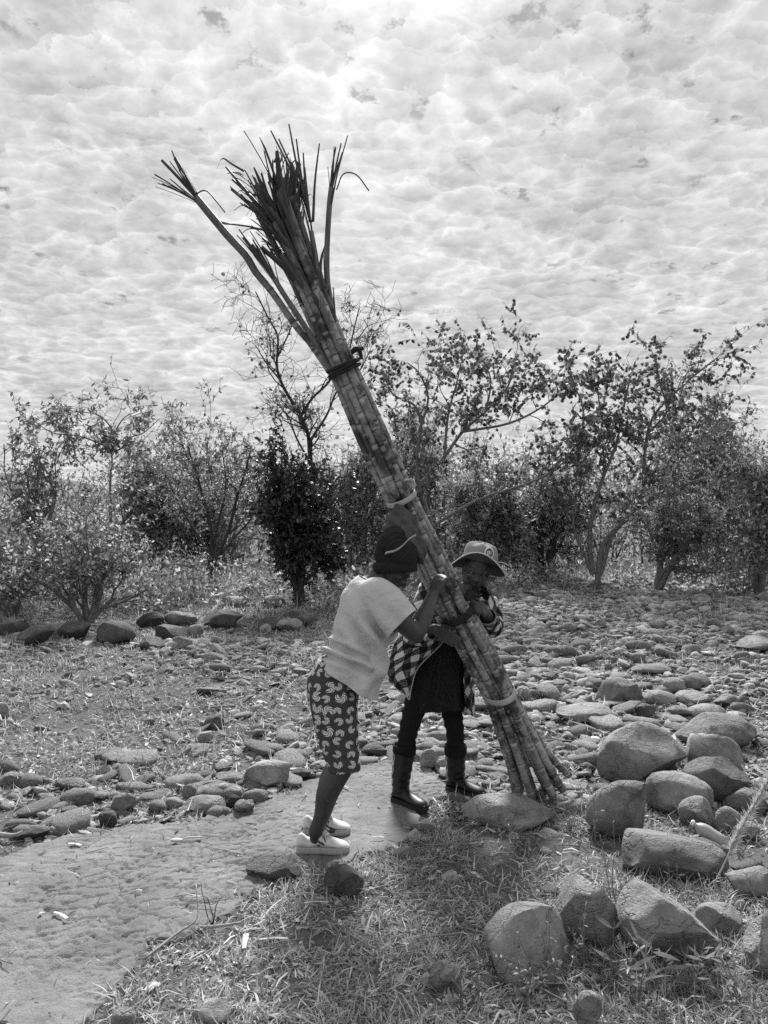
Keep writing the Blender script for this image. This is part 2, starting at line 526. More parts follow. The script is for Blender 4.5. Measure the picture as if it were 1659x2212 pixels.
def shorts_mat():
    """white pinwheels printed on dark cloth; attribute pat = position on the cloth in metres"""
    m, t, b = new_mat('pinwheel_print')
    uv = t.new('ShaderNodeAttribute', attribute_name='pat').outputs['Vector']
    def wheel(scale, seed, rmul, n=6, rand=0.55):
        vec = t.vmath('ADD', t.vmath('SCALE', uv, scale), seed)
        vo = t.new('ShaderNodeTexVoronoi', voronoi_dimensions='2D', feature='F1')
        t.put(vo.inputs['Vector'], vec); vo.inputs['Scale'].default_value = 1.0; vo.inputs['Randomness'].default_value = rand
        dl = t.vmath('SUBTRACT', vec, vo.outputs['Position'])
        s = t.new('ShaderNodeSeparateXYZ'); t.l.new(dl, s.inputs[0])
        cc = t.new('ShaderNodeSeparateColor'); t.l.new(vo.outputs['Color'], cc.inputs[0])
        r = t.math('SQRT', t.math('ADD', t.math('POWER', t.math('ABSOLUTE', s.outputs[0]), 2.0), t.math('POWER', t.math('ABSOLUTE', s.outputs[1]), 2.0)))
        th = t.math('ADD', t.math('ARCTAN2', s.outputs[1], s.outputs[0]), t.math('MULTIPLY', cc.outputs[1], 6.28))
        big = t.ramp(cc.outputs[0], 0.68, 0.70, 0.72, 1.0)
        rr = t.math('DIVIDE', r, t.math('MULTIPLY', big, rmul))          # 1 at the rim
        ph = t.math('FRACT', t.math('DIVIDE', t.math('ADD', th, t.math('MULTIPLY', rr, 2.1)), 6.2832 / n))
        # arms are thick at the middle of their length and pointed at the rim
        wdt = t.math('MULTIPLY_ADD', t.math('MULTIPLY', rr, t.math('SUBTRACT', 1.0, rr)), 1.6, 0.32)
        wdt = t.math('MULTIPLY', wdt, t.ramp(rr, 0.75, 1.0, 1.0, 0.0))
        arm = t.math('LESS_THAN', ph, wdt)
        # leave one or two arms out, as in the print
        gap = t.math('LESS_THAN', t.math('FRACT', t.math('DIVIDE', th, 6.2832)), 0.80)
        inside = t.math('LESS_THAN', rr, 1.0)
        return t.math('MULTIPLY', t.math('MULTIPLY', arm, inside), gap)
    w = wheel(19.0, (3.3, 1.7, 0), 0.56, rand=.42)
    p = obj_pos(t)
    dk = t.ramp(t.noise(p, 40, 4, 0.6), 0.3, 0.7, 0.045, 0.065, False)
    v = t.mix(w, dk, 0.64)
    wv = t.noise(t.vmath('MULTIPLY', p, (1, 1, 0.35)), 600, 2, 0.5)
    v = t.math('MULTIPLY', v, t.ramp(wv, 0.3, 0.7, 0.85, 1.15, False))
    t.put(b.inputs['Base Color'], grey(t, v)); b.inputs['Roughness'].default_value = 0.9; b.inputs['Specular IOR Level'].default_value = 0.2
    bump(t, b, t.noise(p, 9, 3, 0.5), 0.25, 0.02)
    return m


def plaid_mat():
    """buffalo check: white, mottled grey and black squares; attribute pat = position on the cloth in metres"""
    m, t, b = new_mat('buffalo_check')
    uv = t.new('ShaderNodeAttribute', attribute_name='pat').outputs['Vector']
    s = t.new('ShaderNodeSeparateXYZ'); t.l.new(uv, s.inputs[0])
    def stripe(c):
        f = t.math('FRACT', t.math('DIVIDE', c, 0.088)); return t.math('LESS_THAN', f, 0.5)
    a = stripe(s.outputs[0]); c = stripe(s.outputs[1])
    sm = t.math('ADD', a, c)
    wh = t.math('GREATER_THAN', sm, 1.5); bl = t.math('LESS_THAN', sm, 0.5)
    mo = t.math('GREATER_THAN', t.noise(uv, 150, 3, 0.7), 0.54)
    mid = t.mix(mo, 0.03, 0.20)
    v = t.mix(wh, mid, 0.50); v = t.mix(bl, v, 0.014)
    t.put(b.inputs['Base Color'], grey(t, v)); b.inputs['Roughness'].default_value = 0.95; b.inputs['Specular IOR Level'].default_value = 0.1
    bump(t, b, t.noise(uv, 300, 3, 0.6), 0.3, 0.004)
    return m


def knit_mat():
    m, t, b = new_mat('black_lace_knit'); p = obj_pos(t)
    vo = t.new('ShaderNodeTexVoronoi', voronoi_dimensions='3D', feature='F1'); t.put(vo.inputs['Vector'], t.vmath('MULTIPLY', p, (1, 1, 0.8))); vo.inputs['Scale'].default_value = 70
    v = t.ramp(vo.outputs['Distance'], 0.1, 0.6, 0.022, 0.008)
    t.put(b.inputs['Base Color'], grey(t, v)); b.inputs['Roughness'].default_value = 0.8; b.inputs['Specular IOR Level'].default_value = 0.3
    bump(t, b, vo.outputs['Distance'], 0.9, 0.01)
    return m


def cloth_mat(name, lo, hi, rough=0.92):
    m, t, b = new_mat(name); p = obj_pos(t)
    a = t.noise(p, 7, 4, 0.6); w = t.noise(p, 420, 2, 0.6)
    v = t.math('MULTIPLY', t.ramp(a, 0.3, 0.7, lo, hi, False), t.ramp(w, 0.3, 0.7, 0.88, 1.12, False))
    t.put(b.inputs['Base Color'], grey(t, v)); b.inputs['Roughness'].default_value = rough; b.inputs['Specular IOR Level'].default_value = 0.15
    fold = t.noise(t.vmath('MULTIPLY', p, (1.0, 1.0, 1.5)), 10, 3, 0.5, 0.4)
    bump(t, b, t.math('MULTIPLY_ADD', w, 0.05, fold), 0.5, 0.045)
    return m


M = dict(
    boulder=rock_mat('boulder_rock', 0.11, 0.33), dark_boulder=rock_mat('dark_rock', 0.035, 0.11), pale_boulder=rock_mat('pale_rock', 0.17, 0.36),
    stone=rock_mat('river_stone', 0.12, 0.36, k=2.0), pebbles=rock_mat('small_stone', 0.10, 0.44, True, 2.0),
    soil=soil_mat('dry_soil', 0.09, 0.16), path=path_mat(), hill=plain('wooded_hill', 0.05, 0.09, 0.2, bs=1.0, bstr=1.0, bd=0.6),
    straw=foliage_mat('dry_grass', 0.20, 0.78, 0.40, 0.6, 0.3), litter=foliage_mat('dead_leaf', 0.12, 0.60, 0.2, 0.6, 0.3),
    weed=foliage_mat('weed_leaf', 0.12, 0.34, 0.4, 0.45, 0.5),
    leaf=foliage_mat('bush_leaf', 0.12, 0.62, 0.50, 0.5, 0.3), leaf_mid=foliage_mat('fine_leaf', 0.12, 0.52, 0.48, 0.55, 0.25),
    leaf_dark=foliage_mat('evergreen_leaf', 0.02, 0.12, 0.25, 0.4, 0.5), leaf_pod=foliage_mat('pod_leaf', 0.08, 0.38, 0.42, 0.5, 0.4),
    bark=plain('bark', 0.09, 0.22, 18, 0.95, 0.15, 60, 0.6, 0.01), dark_bark=plain('dark_bark', 0.03, 0.08, 18, 0.95, 0.15, 60, 0.6, 0.01),
    twig=plain('grey_twig', 0.12, 0.25, 20, 0.95, 0.15),
    skin=plain('skin', 0.026, 0.046, 16, 0.50, 0.5, 260, 0.15, 0.003), shirt=cloth_mat('shirt_cotton', 0.46, 0.55),
    shorts=shorts_mat(), plaid=plaid_mat(), knit=knit_mat(), legging=cloth_mat('black_legging', 0.010, 0.016),
    boot=plain('black_leather', 0.007, 0.014, 14, 0.40, 0.35, 120, 0.2, 0.003), beanie=cloth_mat('dark_knit_wool', 0.020, 0.032), pad=cloth_mat('grey_rag', 0.05, 0.10),
    hat=cloth_mat('hat_cotton', 0.20, 0.29), hat_under=cloth_mat('hat_lining', 0.07, 0.10), print_white=plain('white_print', 0.55, 0.65, 30),
    print_dark=plain('dark_print', 0.06, 0.09, 30), sneaker=plain('white_canvas', 0.50, 0.62, 20, 0.6, 0.4, 200, 0.1, 0.002),
    sole=plain('scuffed_rubber', 0.30, 0.42, 25, 0.8, 0.3), dark_sole=plain('black_rubber', 0.018, 0.03, 25, 0.8, 0.3),
    lace=plain('lace_cord', 0.55, 0.68, 60), metal=plain('zip_metal', 0.45, 0.6, 50, 0.35, 0.6),
    cane=cane_mat(), blade=foliage_mat('dry_cane_blade', 0.05, 0.15, 0.2, 0.6, 0.3), strip=plain('bark_strip', 0.32, 0.46, 40, 0.7, 0.3, 150, 0.3, 0.002),
    rope=plain('dark_rope', 0.02, 0.05, 60, 0.95, 0.1, 200, 0.8, 0.006), chip=plain('cane_chip', 0.36, 0.58, 60, 0.8, 0.2), plastic=plain('frosted_plastic', 0.28, 0.38, 14, 0.35, 0.5),
    white_plastic=plain('white_plastic', 0.75, 0.85, 14, 0.4, 0.5), eye=plain('eye_white', 0.10, 0.14, 10, 0.2, 0.5), plume=foliage_mat('pale_plume', 0.4, 0.75, 0.4, 0.8, 0.1),
    stick=plain('dry_stick', 0.16, 0.32, 30, 0.9, 0.2),
)
# ------------------------------------------------------------------ ground, path, hill
def gpts(L): return [tuple(ground(x, y)[:2]) for x, y in L]


PATH_POLY = gpts([(-260, 1862), (0, 1838), (120, 1818), (250, 1795), (420, 1768), (560, 1748), (640, 1694), (760, 1660), (850, 1640), (960, 1680), (1010, 1702),
                  (985, 1745), (915, 1785), (850, 1815), (800, 1858), (650, 1884), (520, 1920), (440, 2000), (300, 2085), (205, 2150), (150, 2230), (-420, 2290)])
_pp = np.array(PATH_POLY)


def build_ground():
    def axis(lo, hi, step, far):
        a = np.arange(lo, hi + 1e-6, step); g = step * np.cumsum(1.22 ** np.arange(1, 34)); g = g[g < far]
        return a, g
    a, g = axis(-9, 9, 0.09, 500); xs = np.concatenate([-9 - g[::-1], a, 9 + g])
    a, g = axis(0.8, 20, 0.09, 700); g2 = 0.075 * np.cumsum(1.3 ** np.arange(1, 22)); g2 = g2[g2 < 40]
    ys = np.concatenate([0.8 - g2[::-1], a, 20 + g])
    X, Y = np.meshgrid(xs, ys); Z = gz(X, Y)
    P = np.stack([X, Y], -1).reshape(-1, 2)
    Z = Z + 0.010 * fbm(P * 9, 3, 31).reshape(X.shape) * (np.abs(X) < 9.2) * (Y < 20)
    v, l, c = sheet(np.stack([X, Y, Z], -1))
    tag(link('ground', raw_mesh('ground', v, l, c), M['soil']), kind='structure')


def build_path():
    lo, hi = _pp.min(0), _pp.max(0); st = 0.009
    xs = np.arange(max(lo[0], -2.6), hi[0] + st, st); ys = np.arange(max(lo[1], 2.0), hi[1] + st, st)
    X, Y = np.meshgrid(xs, ys); P = np.stack([X.ravel(), Y.ravel()], -1)
    wob = np.stack([fbm(P * 3.0, 4, 61), fbm(P * 3.0 + 9, 4, 62)], -1) * 0.17
    ins = in_poly(P + wob, PATH_POLY)
    # clods parted by drying cracks
    Q = P * 11.5 * np.array([.8, 1.1]) + 1.3 * np.stack([fbm(P * 7, 3, 71), fbm(P * 7 + 5, 3, 72)], -1)
    f1, f2 = worley(Q, 3); e = np.clip((f2 - f1) / 0.13, 0, 1)
    Q2 = P * 24 + 1.2 * np.stack([fbm(P * 9, 3, 73), fbm(P * 9 + 5, 3, 74)], -1)
    g1, g2 = worley(Q2, 4); e2 = np.clip((g2 - g1) / 0.2, 0, 1)
    worn = np.clip(0.6 + 1.6 * fbm(P * 1.7, 2, 77), 0.12, 1.0)
    h = worn * (0.016 * e + 0.003 * e2 - .015)  + .002 * fbm(P * np.array([9, 14]), 3, 78) + 0.007 * fbm(P * 4, 3, 79) - 0.0012 * fbm(P * 40, 2, 80)
    Z = gz(P[:, 0], P[:, 1]) + 0.012 + h
    v, l, c = sheet(np.stack([P[:, 0], P[:, 1], Z], -1).reshape(X.shape + (3,)))
    f = l.reshape(-1, 4); f = f[ins[f].all(1)]
    # drop the rim below the soil so that the sheet has no visible edge
    deg = np.zeros(len(v)); np.add.at(deg, f.ravel(), 1); rim = (deg > 0) & (deg < 4); v[rim, 2] -= 0.05
    used = np.unique(f); mp = -np.ones(len(v), int); mp[used] = np.arange(len(used))
    tag(link('path', raw_mesh('path', v[used], mp[f].ravel(), np.full(len(f), 4), True, {'crack': (e * worn)[used]}), M['path']), kind='structure')


def build_hill():
    n = 90; xs = np.linspace(-420, 420, n); ys = np.linspace(170, 520, 30)
    X, Y = np.meshgrid(xs, ys)
    prof = np.interp(xs, [-420, -190, -110, -70, -20, 60, 140, 220, 420], [34, 30, 24, 16, 8, 7, 11, 18, 26])
    ridge = np.exp(-((Y - 260) / 75.0) ** 2)
    Z = -4 + prof[None, :] * ridge + 1.4 * fbm(np.stack([X, Y], -1) * 0.04, 4, 5) * ridge
    v, l, c = sheet(np.stack([X, Y, Z], -1))
    tag(link('hill', raw_mesh('hill', v, l, c), M['hill']), kind='structure')


# ------------------------------------------------------------------ leaves and trees
def leaves(acc, P, D, L, W, bend=0.25, rng=RNG, roll=None):
    """hex-shaped bent leaf blades: base points P, directions D"""
    n = len(P); D = D / (np.linalg.norm(D, axis=1)[:, None] + 1e-9)
    rv = rng.normal(size=(n, 3)); S = np.cross(D, rv); S /= np.linalg.norm(S, axis=1)[:, None] + 1e-9
    N = np.cross(S, D); L = np.broadcast_to(L, (n,))[:, None]; W = np.broadcast_to(W, (n,))[:, None]
    b = bend * L
    b0 = P; l1 = P + D * L * .32 + S * W * .5 - N * b * .10; r1 = P + D * L * .32 - S * W * .5 - N * b * .10
    l2 = P + D * L * .70 + S * W * .40 - N * b * .45; r2 = P + D * L * .70 - S * W * .40 - N * b * .45; t = P + D * L - N * b
    v = np.stack([b0, l1, l2, t, r2, r1], 1).reshape(-1, 3)
    k = (np.arange(n) * 6)[:, None]
    lp = np.concatenate([k, k + 5, k + 1, k + 5, k + 4, k + 2, k + 1, k + 4, k + 3, k + 2], 1).ravel()
    acc.add(v, loops=lp, counts=np.tile([3, 4, 3], n))


def pods(acc, P, s, rng=RNG):
    """four-winged dry fruits: two crossed rounded blades hanging under a twig"""
    n = len(P); s = np.broadcast_to(s, (n,))[:, None]
    az = rng.uniform(0, math.pi, n); dn = np.stack([rng.normal(0, .25, n), rng.normal(0, .25, n), -np.ones(n)], -1); dn /= np.linalg.norm(dn, axis=1)[:, None]
    for o in (0, math.pi / 2):
        S = np.stack([np.cos(az + o), np.sin(az + o), np.zeros(n)], -1)
        q = [P + S * s * .12, P + dn * s * .28 + S * s * .5, P + dn * s * .75 + S * s * .45, P + dn * s,
             P + dn * s * .75 - S * s * .45, P + dn * s * .28 - S * s * .5]
        v = np.stack(q, 1).reshape(-1, 3); k = (np.arange(n) * 6)[:, None]
        lp = np.concatenate([k, k + 5, k + 1, k + 5, k + 4, k + 2, k + 1, k + 4, k + 3, k + 2], 1).ravel()
        acc.add(v, loops=lp, counts=np.tile([3, 4, 3], n))


def grow(rng, stems, levels, limbs=None, twig=0.9, thick=.05, bare=0.15, lean=(0, 0), spread=0.7, kids=(4, 6), ratio=0.66, wob=0.27, up=0.03, seglen=0.09):
    """branch skeleton of unit height: list of (points, radii, level)"""
    out = []
    def rot(d, ang):
        a = unit(np.cross(d, rng.normal(size=3))); return d * math.cos(ang) + a * math.sin(ang)
    def br(p, d, length, r, lev, b0):
        n = max(2 if lev >= levels else 3, int(length / (seglen * (0.6 if lev > 1 else 1.0))) + 1); n = min(n, (7 if limbs else 9) if lev < 2 else (4 if lev < levels else 2)); st = length / n
        pts = [p]; dirs = [d]
        for _ in range(n):
            d = unit(d + rng.normal(size=3) * wob * (0.7 + 0.25 * lev) + np.array([0, 0, up if lev < 2 else up * 0.3])); p = p + d * st
            pts.append(p); dirs.append(d)
        tap = np.linspace(1.0, 0.55 if lev < levels else 0.4, n + 1)
        out.append((np.array(pts), r * tap, lev))
        if lev >= levels: return
        k = rng.integers(kids[0], kids[1] + 1)
        for q in range(k):
            t = b0 + (1 - b0) * (q + rng.uniform(0.2, 1.0)) / k; t = min(t, 0.999); j = min(int(t * n), n - 1); fr = t * n - j
            pp = pts[j] * (1 - fr) + pts[j + 1] * fr
            dd = rot(dirs[j], spread * rng.uniform(0.7, 1.45))
            br(pp, dd, length * ratio * rng.uniform(0.65, 1.2) * (0.8 + 0.3 * t), r * (tap[j]) * rng.uniform(0.45, 0.65), lev + 1, 0.18)
    if limbs is not None:                   # main limbs given point by point, in metres from the foot
        for q, (L, r0, lv) in enumerate(limbs):
            L = catmull(L, 4); k = len(L); rad = np.linspace(r0, r0 * .35, k); out.append((L, rad, lv)); ln = np.linalg.norm(np.diff(L, axis=0), axis=1).sum()
            m = max(2, int(ln / (twig * .30)))
            for z in range(m):
                t = (bare if lv == 0 else .2) + (1 - (bare if lv == 0 else .2)) * (z + rng.uniform(.2, 1)) / m; j = min(int(t * (k - 1)), k - 2)
                d0 = unit(L[j + 1] - L[j]); d = unit(rot(d0, spread * rng.uniform(.7, 1.5)) + np.array([0, 0, .15])); br(L[j + 1], d, twig * rng.uniform(.6, 1.2) * (1.1 - .4 * t), rad[j] * .5, max(lv + 1, levels - 2), .15)
        return out
    for s in range(stems):
        a = rng.uniform(0, 2 * math.pi); sp = (0.0 if stems == 1 else rng.uniform(0.15, 0.75))
        d = unit(np.array([math.cos(a) * sp + lean[0], math.sin(a) * sp * 0.7 + lean[1], 1.0]))
        br(np.array([math.cos(a), math.sin(a), 0]) * 0.015 * (stems > 1), d, rng.uniform(0.5, 0.72), 0.016 if stems > 1 else 0.024, 0, bare)
    return out


def tree(name, label, bx, by, Y, top, xl, xr, seed, stems=3, levels=3, n_leaf=6, leaf=(0.085, 0.042), mats=('leaf', 'bark'), pod=0, group='trees and tall shrubs behind the stony ground',
         droop=0.3, depth=None, cat='tree', fat=1.0, thin_low=0.0, limbs=None, **kw):
    """bx,by: foot of the trunk in the picture, at distance Y; the crown reaches up to `top` and from xl to xr"""
    rng = np.random.default_rng(seed)
    base = at(bx, by, Y); base[2] = float(gz(base[0], base[1])) - 0.02
    H = at(bx, top, Y)[2] - base[2]; wl = (bx - xl) * Y / F; wr = (xr - bx) * Y / F
    if limbs is not None:
        L3 = []
        for r0, lv, pts in limbs:
            dz = rng.normal(0, .5) * (lv > 0); W_ = np.array([at(x, by + (y - by) * (.86 if name == 'slender_tree' else .90 if top < 730 and n_leaf > 1 else .95), Y + dz * q / len(pts)) for q, (x, y) in enumerate(pts)]) - base; L3.append((W_, r0 * .62, lv))
        L3[0][0][0] = [0, 0, 0]
        sk = grow(rng, stems, levels, limbs=L3, **kw)
    else: sk = grow(rng, stems, levels, **kw)
    allp = np.concatenate([s[0] for s in sk])
    zmax = np.quantile(allp[:, 2], 0.998); xlo, xhi = np.quantile(allp[:, 0], 0.004), np.quantile(allp[:, 0], 0.996); ym = np.quantile(np.abs(allp[:, 1]), 0.99)
    dm = depth or 0.5 * (wl + wr) * 0.85
    def warp(p):
        q = p.copy(); q[:, 2] *= H / zmax
        q[:, 0] = np.where(p[:, 0] < 0, p[:, 0] * wl / max(-xlo, 1e-3), p[:, 0] * wr / max(xhi, 1e-3)); q[:, 1] *= dm / ym
        return q
    wood = Acc(); fol = Acc(); LP = []; LD = []
    for pts, rad, lev in sk:
        q = pts if limbs is not None else warp(pts); r = np.maximum(rad * (1.0 if limbs is not None else H) * fat, 0.0038)
        v, l, c = tube(q, r, 7 if lev == 0 else (5 if lev == 1 else 3), cap=False); wood.add(v, loops=l, counts=c)
        if lev >= levels - 1 and n_leaf:
            m = rng.poisson(n_leaf if lev == levels else n_leaf * 0.6)
            if m:
                t = rng.uniform(0.15, 1, m) * (len(q) - 1); j = np.minimum(t.astype(int), len(q) - 2); f = (t - j)[:, None]
                LP.append(q[j] * (1 - f) + q[j + 1] * f)
                d = unit(q[-1] - q[0]) * 0.6 + rng.normal(size=(m, 3)) * 0.75; d[:, 2] -= droop; LD.append(d)
    t = thing(name, label, cat, base, group)
    wood.v = [v + base for v in wood.v]
    wood.build('trunk', M[mats[1]], t)
    if LP:
        LP = np.concatenate(LP) + base; LD = np.concatenate(LD); n = len(LP)
        if thin_low:
            h = (LP[:, 2] - base[2]) / H; keep = rng.uniform(size=n) < np.clip(h / thin_low, 0.15, 1); LP, LD = LP[keep], LD[keep]; n = len(LP)
        if pod:
            k = rng.uniform(size=n) < pod
            pods(fol, LP[k], rng.uniform(0.045, 0.08, k.sum()), rng); LP, LD = LP[~k], LD[~k]; n = len(LP)
        sc = rng.uniform(0.6, 1.25, n); leaves(fol, LP, LD, leaf[0] * sc, leaf[1] * sc, 0.3, rng)
        fol.build('crown', M[mats[0]], t)
    return t


def build_trees():
    T = tree
    T('leafy_shrub', 'pale leafy many-stemmed shrub rising behind the left row of dark boulders', 185, 1338, 10.6, 985, -40, 420, 11, stems=7, levels=3, n_leaf=8, leaf=(.062, .030), kids=(4, 6), spread=.7, thin_low=.45, cat='shrub')
    T('low_shrub', 'small leafy shrub at the left edge behind the boulder row', 30, 1320, 11.2, 1080, -120, 150, 12, stems=5, levels=3, n_leaf=7, leaf=(.06, .03), spread=.7, thin_low=.4, cat='shrub')
    T('slender_tree', 'slender tree with one thin bare trunk and a flat sparse crown at left', 240, 1225, 15, 822, 95, 372, 13, levels=4, n_leaf=4.2, leaf=(.105, .036), bare=.9, spread=.9, mats=('leaf_pod', 'bark'), droop=.9, kids=(3, 4), twig=.75,
      limbs=[(.055, 0, [(240, 1225), (239, 1100), (238, 1018), (242, 957), (240, 939)]), (.032, 1, [(240, 939), (220, 917), (167, 895), (119, 890), (85, 868)]), (.032, 1, [(240, 939), (264, 925), (284, 899), (310, 888), (345, 852)]), (.03, 1, [(241, 945), (246, 890), (215, 845), (170, 835), (132, 829)]), (.028, 1, [(246, 890), (268, 850), (300, 832)])])
    T('small_tree', 'loose open-crowned tree against the sky at the far left', 70, 1240, 13.5, 895, -60, 190, 14, stems=3, levels=3, n_leaf=8, leaf=(.08, .034), mats=('leaf_pod', 'bark'), droop=.7, spread=.7)
    T('fine_leaved_bush', 'fine-leaved vase-shaped bush with several dark stems left of centre', 455, 1222, 15.4, 930, 325, 580, 15, levels=4, n_leaf=6, leaf=(.06, .026), mats=('leaf_mid', 'dark_bark'), kids=(4, 5), spread=.75, bare=.3, twig=.75, cat='shrub',
      limbs=[(.07, 0, [(455, 1222), (457, 1146), (440, 1071), (420, 1000), (405, 950)]), (.07, 0, [(462, 1222), (476, 1185), (495, 1137), (513, 1062), (526, 1020), (540, 965)]), (.05, 0, [(457, 1215), (470, 1130), (488, 1045), (480, 960)]), (.04, 0, [(452, 1215), (425, 1150), (390, 1090), (360, 1020)]), (.04, 0, [(462, 1215), (505, 1160), (545, 1110), (565, 1050)])])
    T('open_tree', 'open-crowned tree with small leaves behind the fine-leaved bush', 490, 1215, 18.5, 832, 370, 600, 16, stems=3, levels=4, n_leaf=4, leaf=(.10, .045), mats=('leaf_pod', 'bark'), droop=.6, kids=(4, 5))
    T('rounded_tree', 'low rounded dense tree behind the slender trunk at left', 350, 1215, 19.5, 905, 255, 500, 17, stems=4, levels=4, n_leaf=5, leaf=(.095, .046), mats=('leaf_mid', 'bark'), kids=(4, 6), spread=.75)
    T('evergreen_bush', 'dense dark evergreen bush left of the person in the pale shirt', 650, 1278, 12.4, 955, 552, 765, 18, stems=6, levels=4, n_leaf=8, leaf=(.082, .038), mats=('leaf_dark', 'dark_bark'), kids=(4, 5), spread=.55, droop=.6, cat='shrub', up=.2)
    T('bare_tree', 'tall almost leafless tree with fine twigs behind the cane bundle', 680, 1240, 13.6, 600, 535, 812, 27, levels=4, n_leaf=.16, leaf=(.06, .05), mats=('leaf_pod', 'dark_bark'), pod=.8, bare=.45, kids=(4, 5), spread=.7, wob=.25, twig=.8,
      limbs=[(.10, 0, [(680, 1240), (678, 1100), (670, 974), (664, 917), (647, 873)]), (.055, 1, [(647, 873), (625, 838), (606, 800), (598, 763), (600, 700), (578, 655), (552, 598)]), (.045, 1, [(650, 880), (675, 840), (706, 809), (735, 765), (752, 740), (765, 682), (776, 635)]),
             (.04, 1, [(667, 940), (705, 880), (730, 820), (775, 780), (800, 730)]), (.035, 1, [(672, 990), (640, 930), (622, 880), (590, 845)]), (.03, 1, [(606, 800), (575, 760), (552, 720)]), (.03, 1, [(598, 750), (625, 690), (640, 640)])])
    T('pod_tree', 'spreading tree hung with dark pods just right of the cane bundle', 950, 1222, 15.0, 695, 800, 1235, 20, levels=4, n_leaf=6.0, leaf=(.09, .04), mats=('leaf_pod', 'bark'), pod=.5, droop=.9, kids=(3, 5), spread=.8, bare=.35, twig=1.0,
      limbs=[(.13, 0, [(950, 1222), (930, 1130), (905, 1030), (900, 950)]), (.06, 1, [(900, 950), (910, 880), (893, 835), (850, 812), (830, 770)]), (.07, 1, [(905, 1030), (960, 960), (1000, 900), (1050, 850), (1098, 790), (1112, 725)]), (.06, 1, [(930, 1130), (1028, 1067), (1141, 1024), (1206, 986), (1245, 930)]),
             (.05, 1, [(960, 960), (968, 860), (985, 790), (1000, 715)]), (.05, 1, [(1000, 900), (1100, 880), (1175, 838), (1210, 800)]), (.045, 1, [(905, 900), (925, 820), (905, 760), (880, 735)]), (.04, 1, [(1050, 850), (1060, 780), (1045, 730)])])
    T('dense_tree', 'dense rounded tree behind the pod tree right of the bundle', 900, 1215, 18.5, 868, 815, 1040, 21, stems=4, levels=4, n_leaf=5.5, leaf=(.095, .046), mats=('leaf_mid', 'bark'), kids=(4, 5), spread=.7)
    T('dark_stemmed_bush', 'leafy bush with a thick dark trunk between the two large pod trees', 1175, 1232, 16.4, 960, 1075, 1285, 22, stems=4, levels=4, n_leaf=6, leaf=(.08, .035), mats=('leaf', 'dark_bark'), kids=(4, 5), spread=.65, fat=1.9, cat='shrub')
    T('many_stemmed_tree', 'large many-stemmed pod tree on the right with branches leaning right', 1290, 1246, 15.2, 712, 1165, 1565, 23, levels=4, n_leaf=6.0, leaf=(.088, .038), mats=('leaf_pod', 'bark'), pod=.45, droop=.8, kids=(3, 5), spread=.75, bare=.3, twig=.95,
      limbs=[(.10, 0, [(1288, 1246), (1303, 1170), (1357, 1105), (1438, 1040), (1546, 1003)]), (.08, 0, [(1282, 1240), (1274, 1170), (1281, 1089), (1303, 1008), (1330, 932), (1346, 846), (1362, 765)]), (.08, 0, [(1296, 1244), (1325, 1143), (1384, 1062), (1392, 960), (1411, 862), (1481, 781), (1541, 727)]),
             (.06, 0, [(1278, 1240), (1265, 1197), (1238, 1116), (1249, 981), (1260, 845), (1235, 781)]), (.05, 1, [(1330, 932), (1300, 860), (1290, 790)]), (.05, 1, [(1400, 900), (1440, 850), (1425, 780), (1418, 735)]), (.05, 1, [(1384, 1062), (1450, 960), (1500, 890), (1520, 840)])])
    T('leaning_bush', 'thin-stemmed bush leaning right between the right pod tree and the edge', 1420, 1246, 14.4, 900, 1330, 1600, 24, stems=5, levels=4, n_leaf=5, leaf=(.07, .03), mats=('leaf', 'bark'), kids=(4, 5), spread=.65, lean=(.35, 0), thin_low=.35, cat='shrub')
    T('edge_tree', 'leafy tree cut by the right edge of the picture', 1640, 1222, 13.8, 858, 1545, 1760, 25, stems=4, levels=4, n_leaf=5, leaf=(.08, .036), mats=('leaf', 'bark'), pod=.12, kids=(4, 5), spread=.65)
    T('back_tree', 'dense tree behind the leaning bush at right', 1520, 1215, 19.0, 795, 1410, 1625, 26, stems=4, levels=4, n_leaf=5, leaf=(.10, .046), mats=('leaf_pod', 'bark'), kids=(4, 5), spread=.65)
    T('grey_bush', 'grey leafy bush behind the person in the bucket hat', 1060, 1228, 15.8, 985, 940, 1150, 28, stems=5, levels=4, n_leaf=6, leaf=(.085, .04), mats=('leaf', 'bark'), kids=(4, 5), spread=.7, cat='shrub')
    T('pale_bush', 'pale leafy bush between the evergreen bush and the bundle', 770, 1232, 16.2, 930, 690, 880, 29, stems=5, levels=4, n_leaf=6, leaf=(.08, .036), mats=('leaf', 'bark'), kids=(4, 5), spread=.65, cat='shrub')


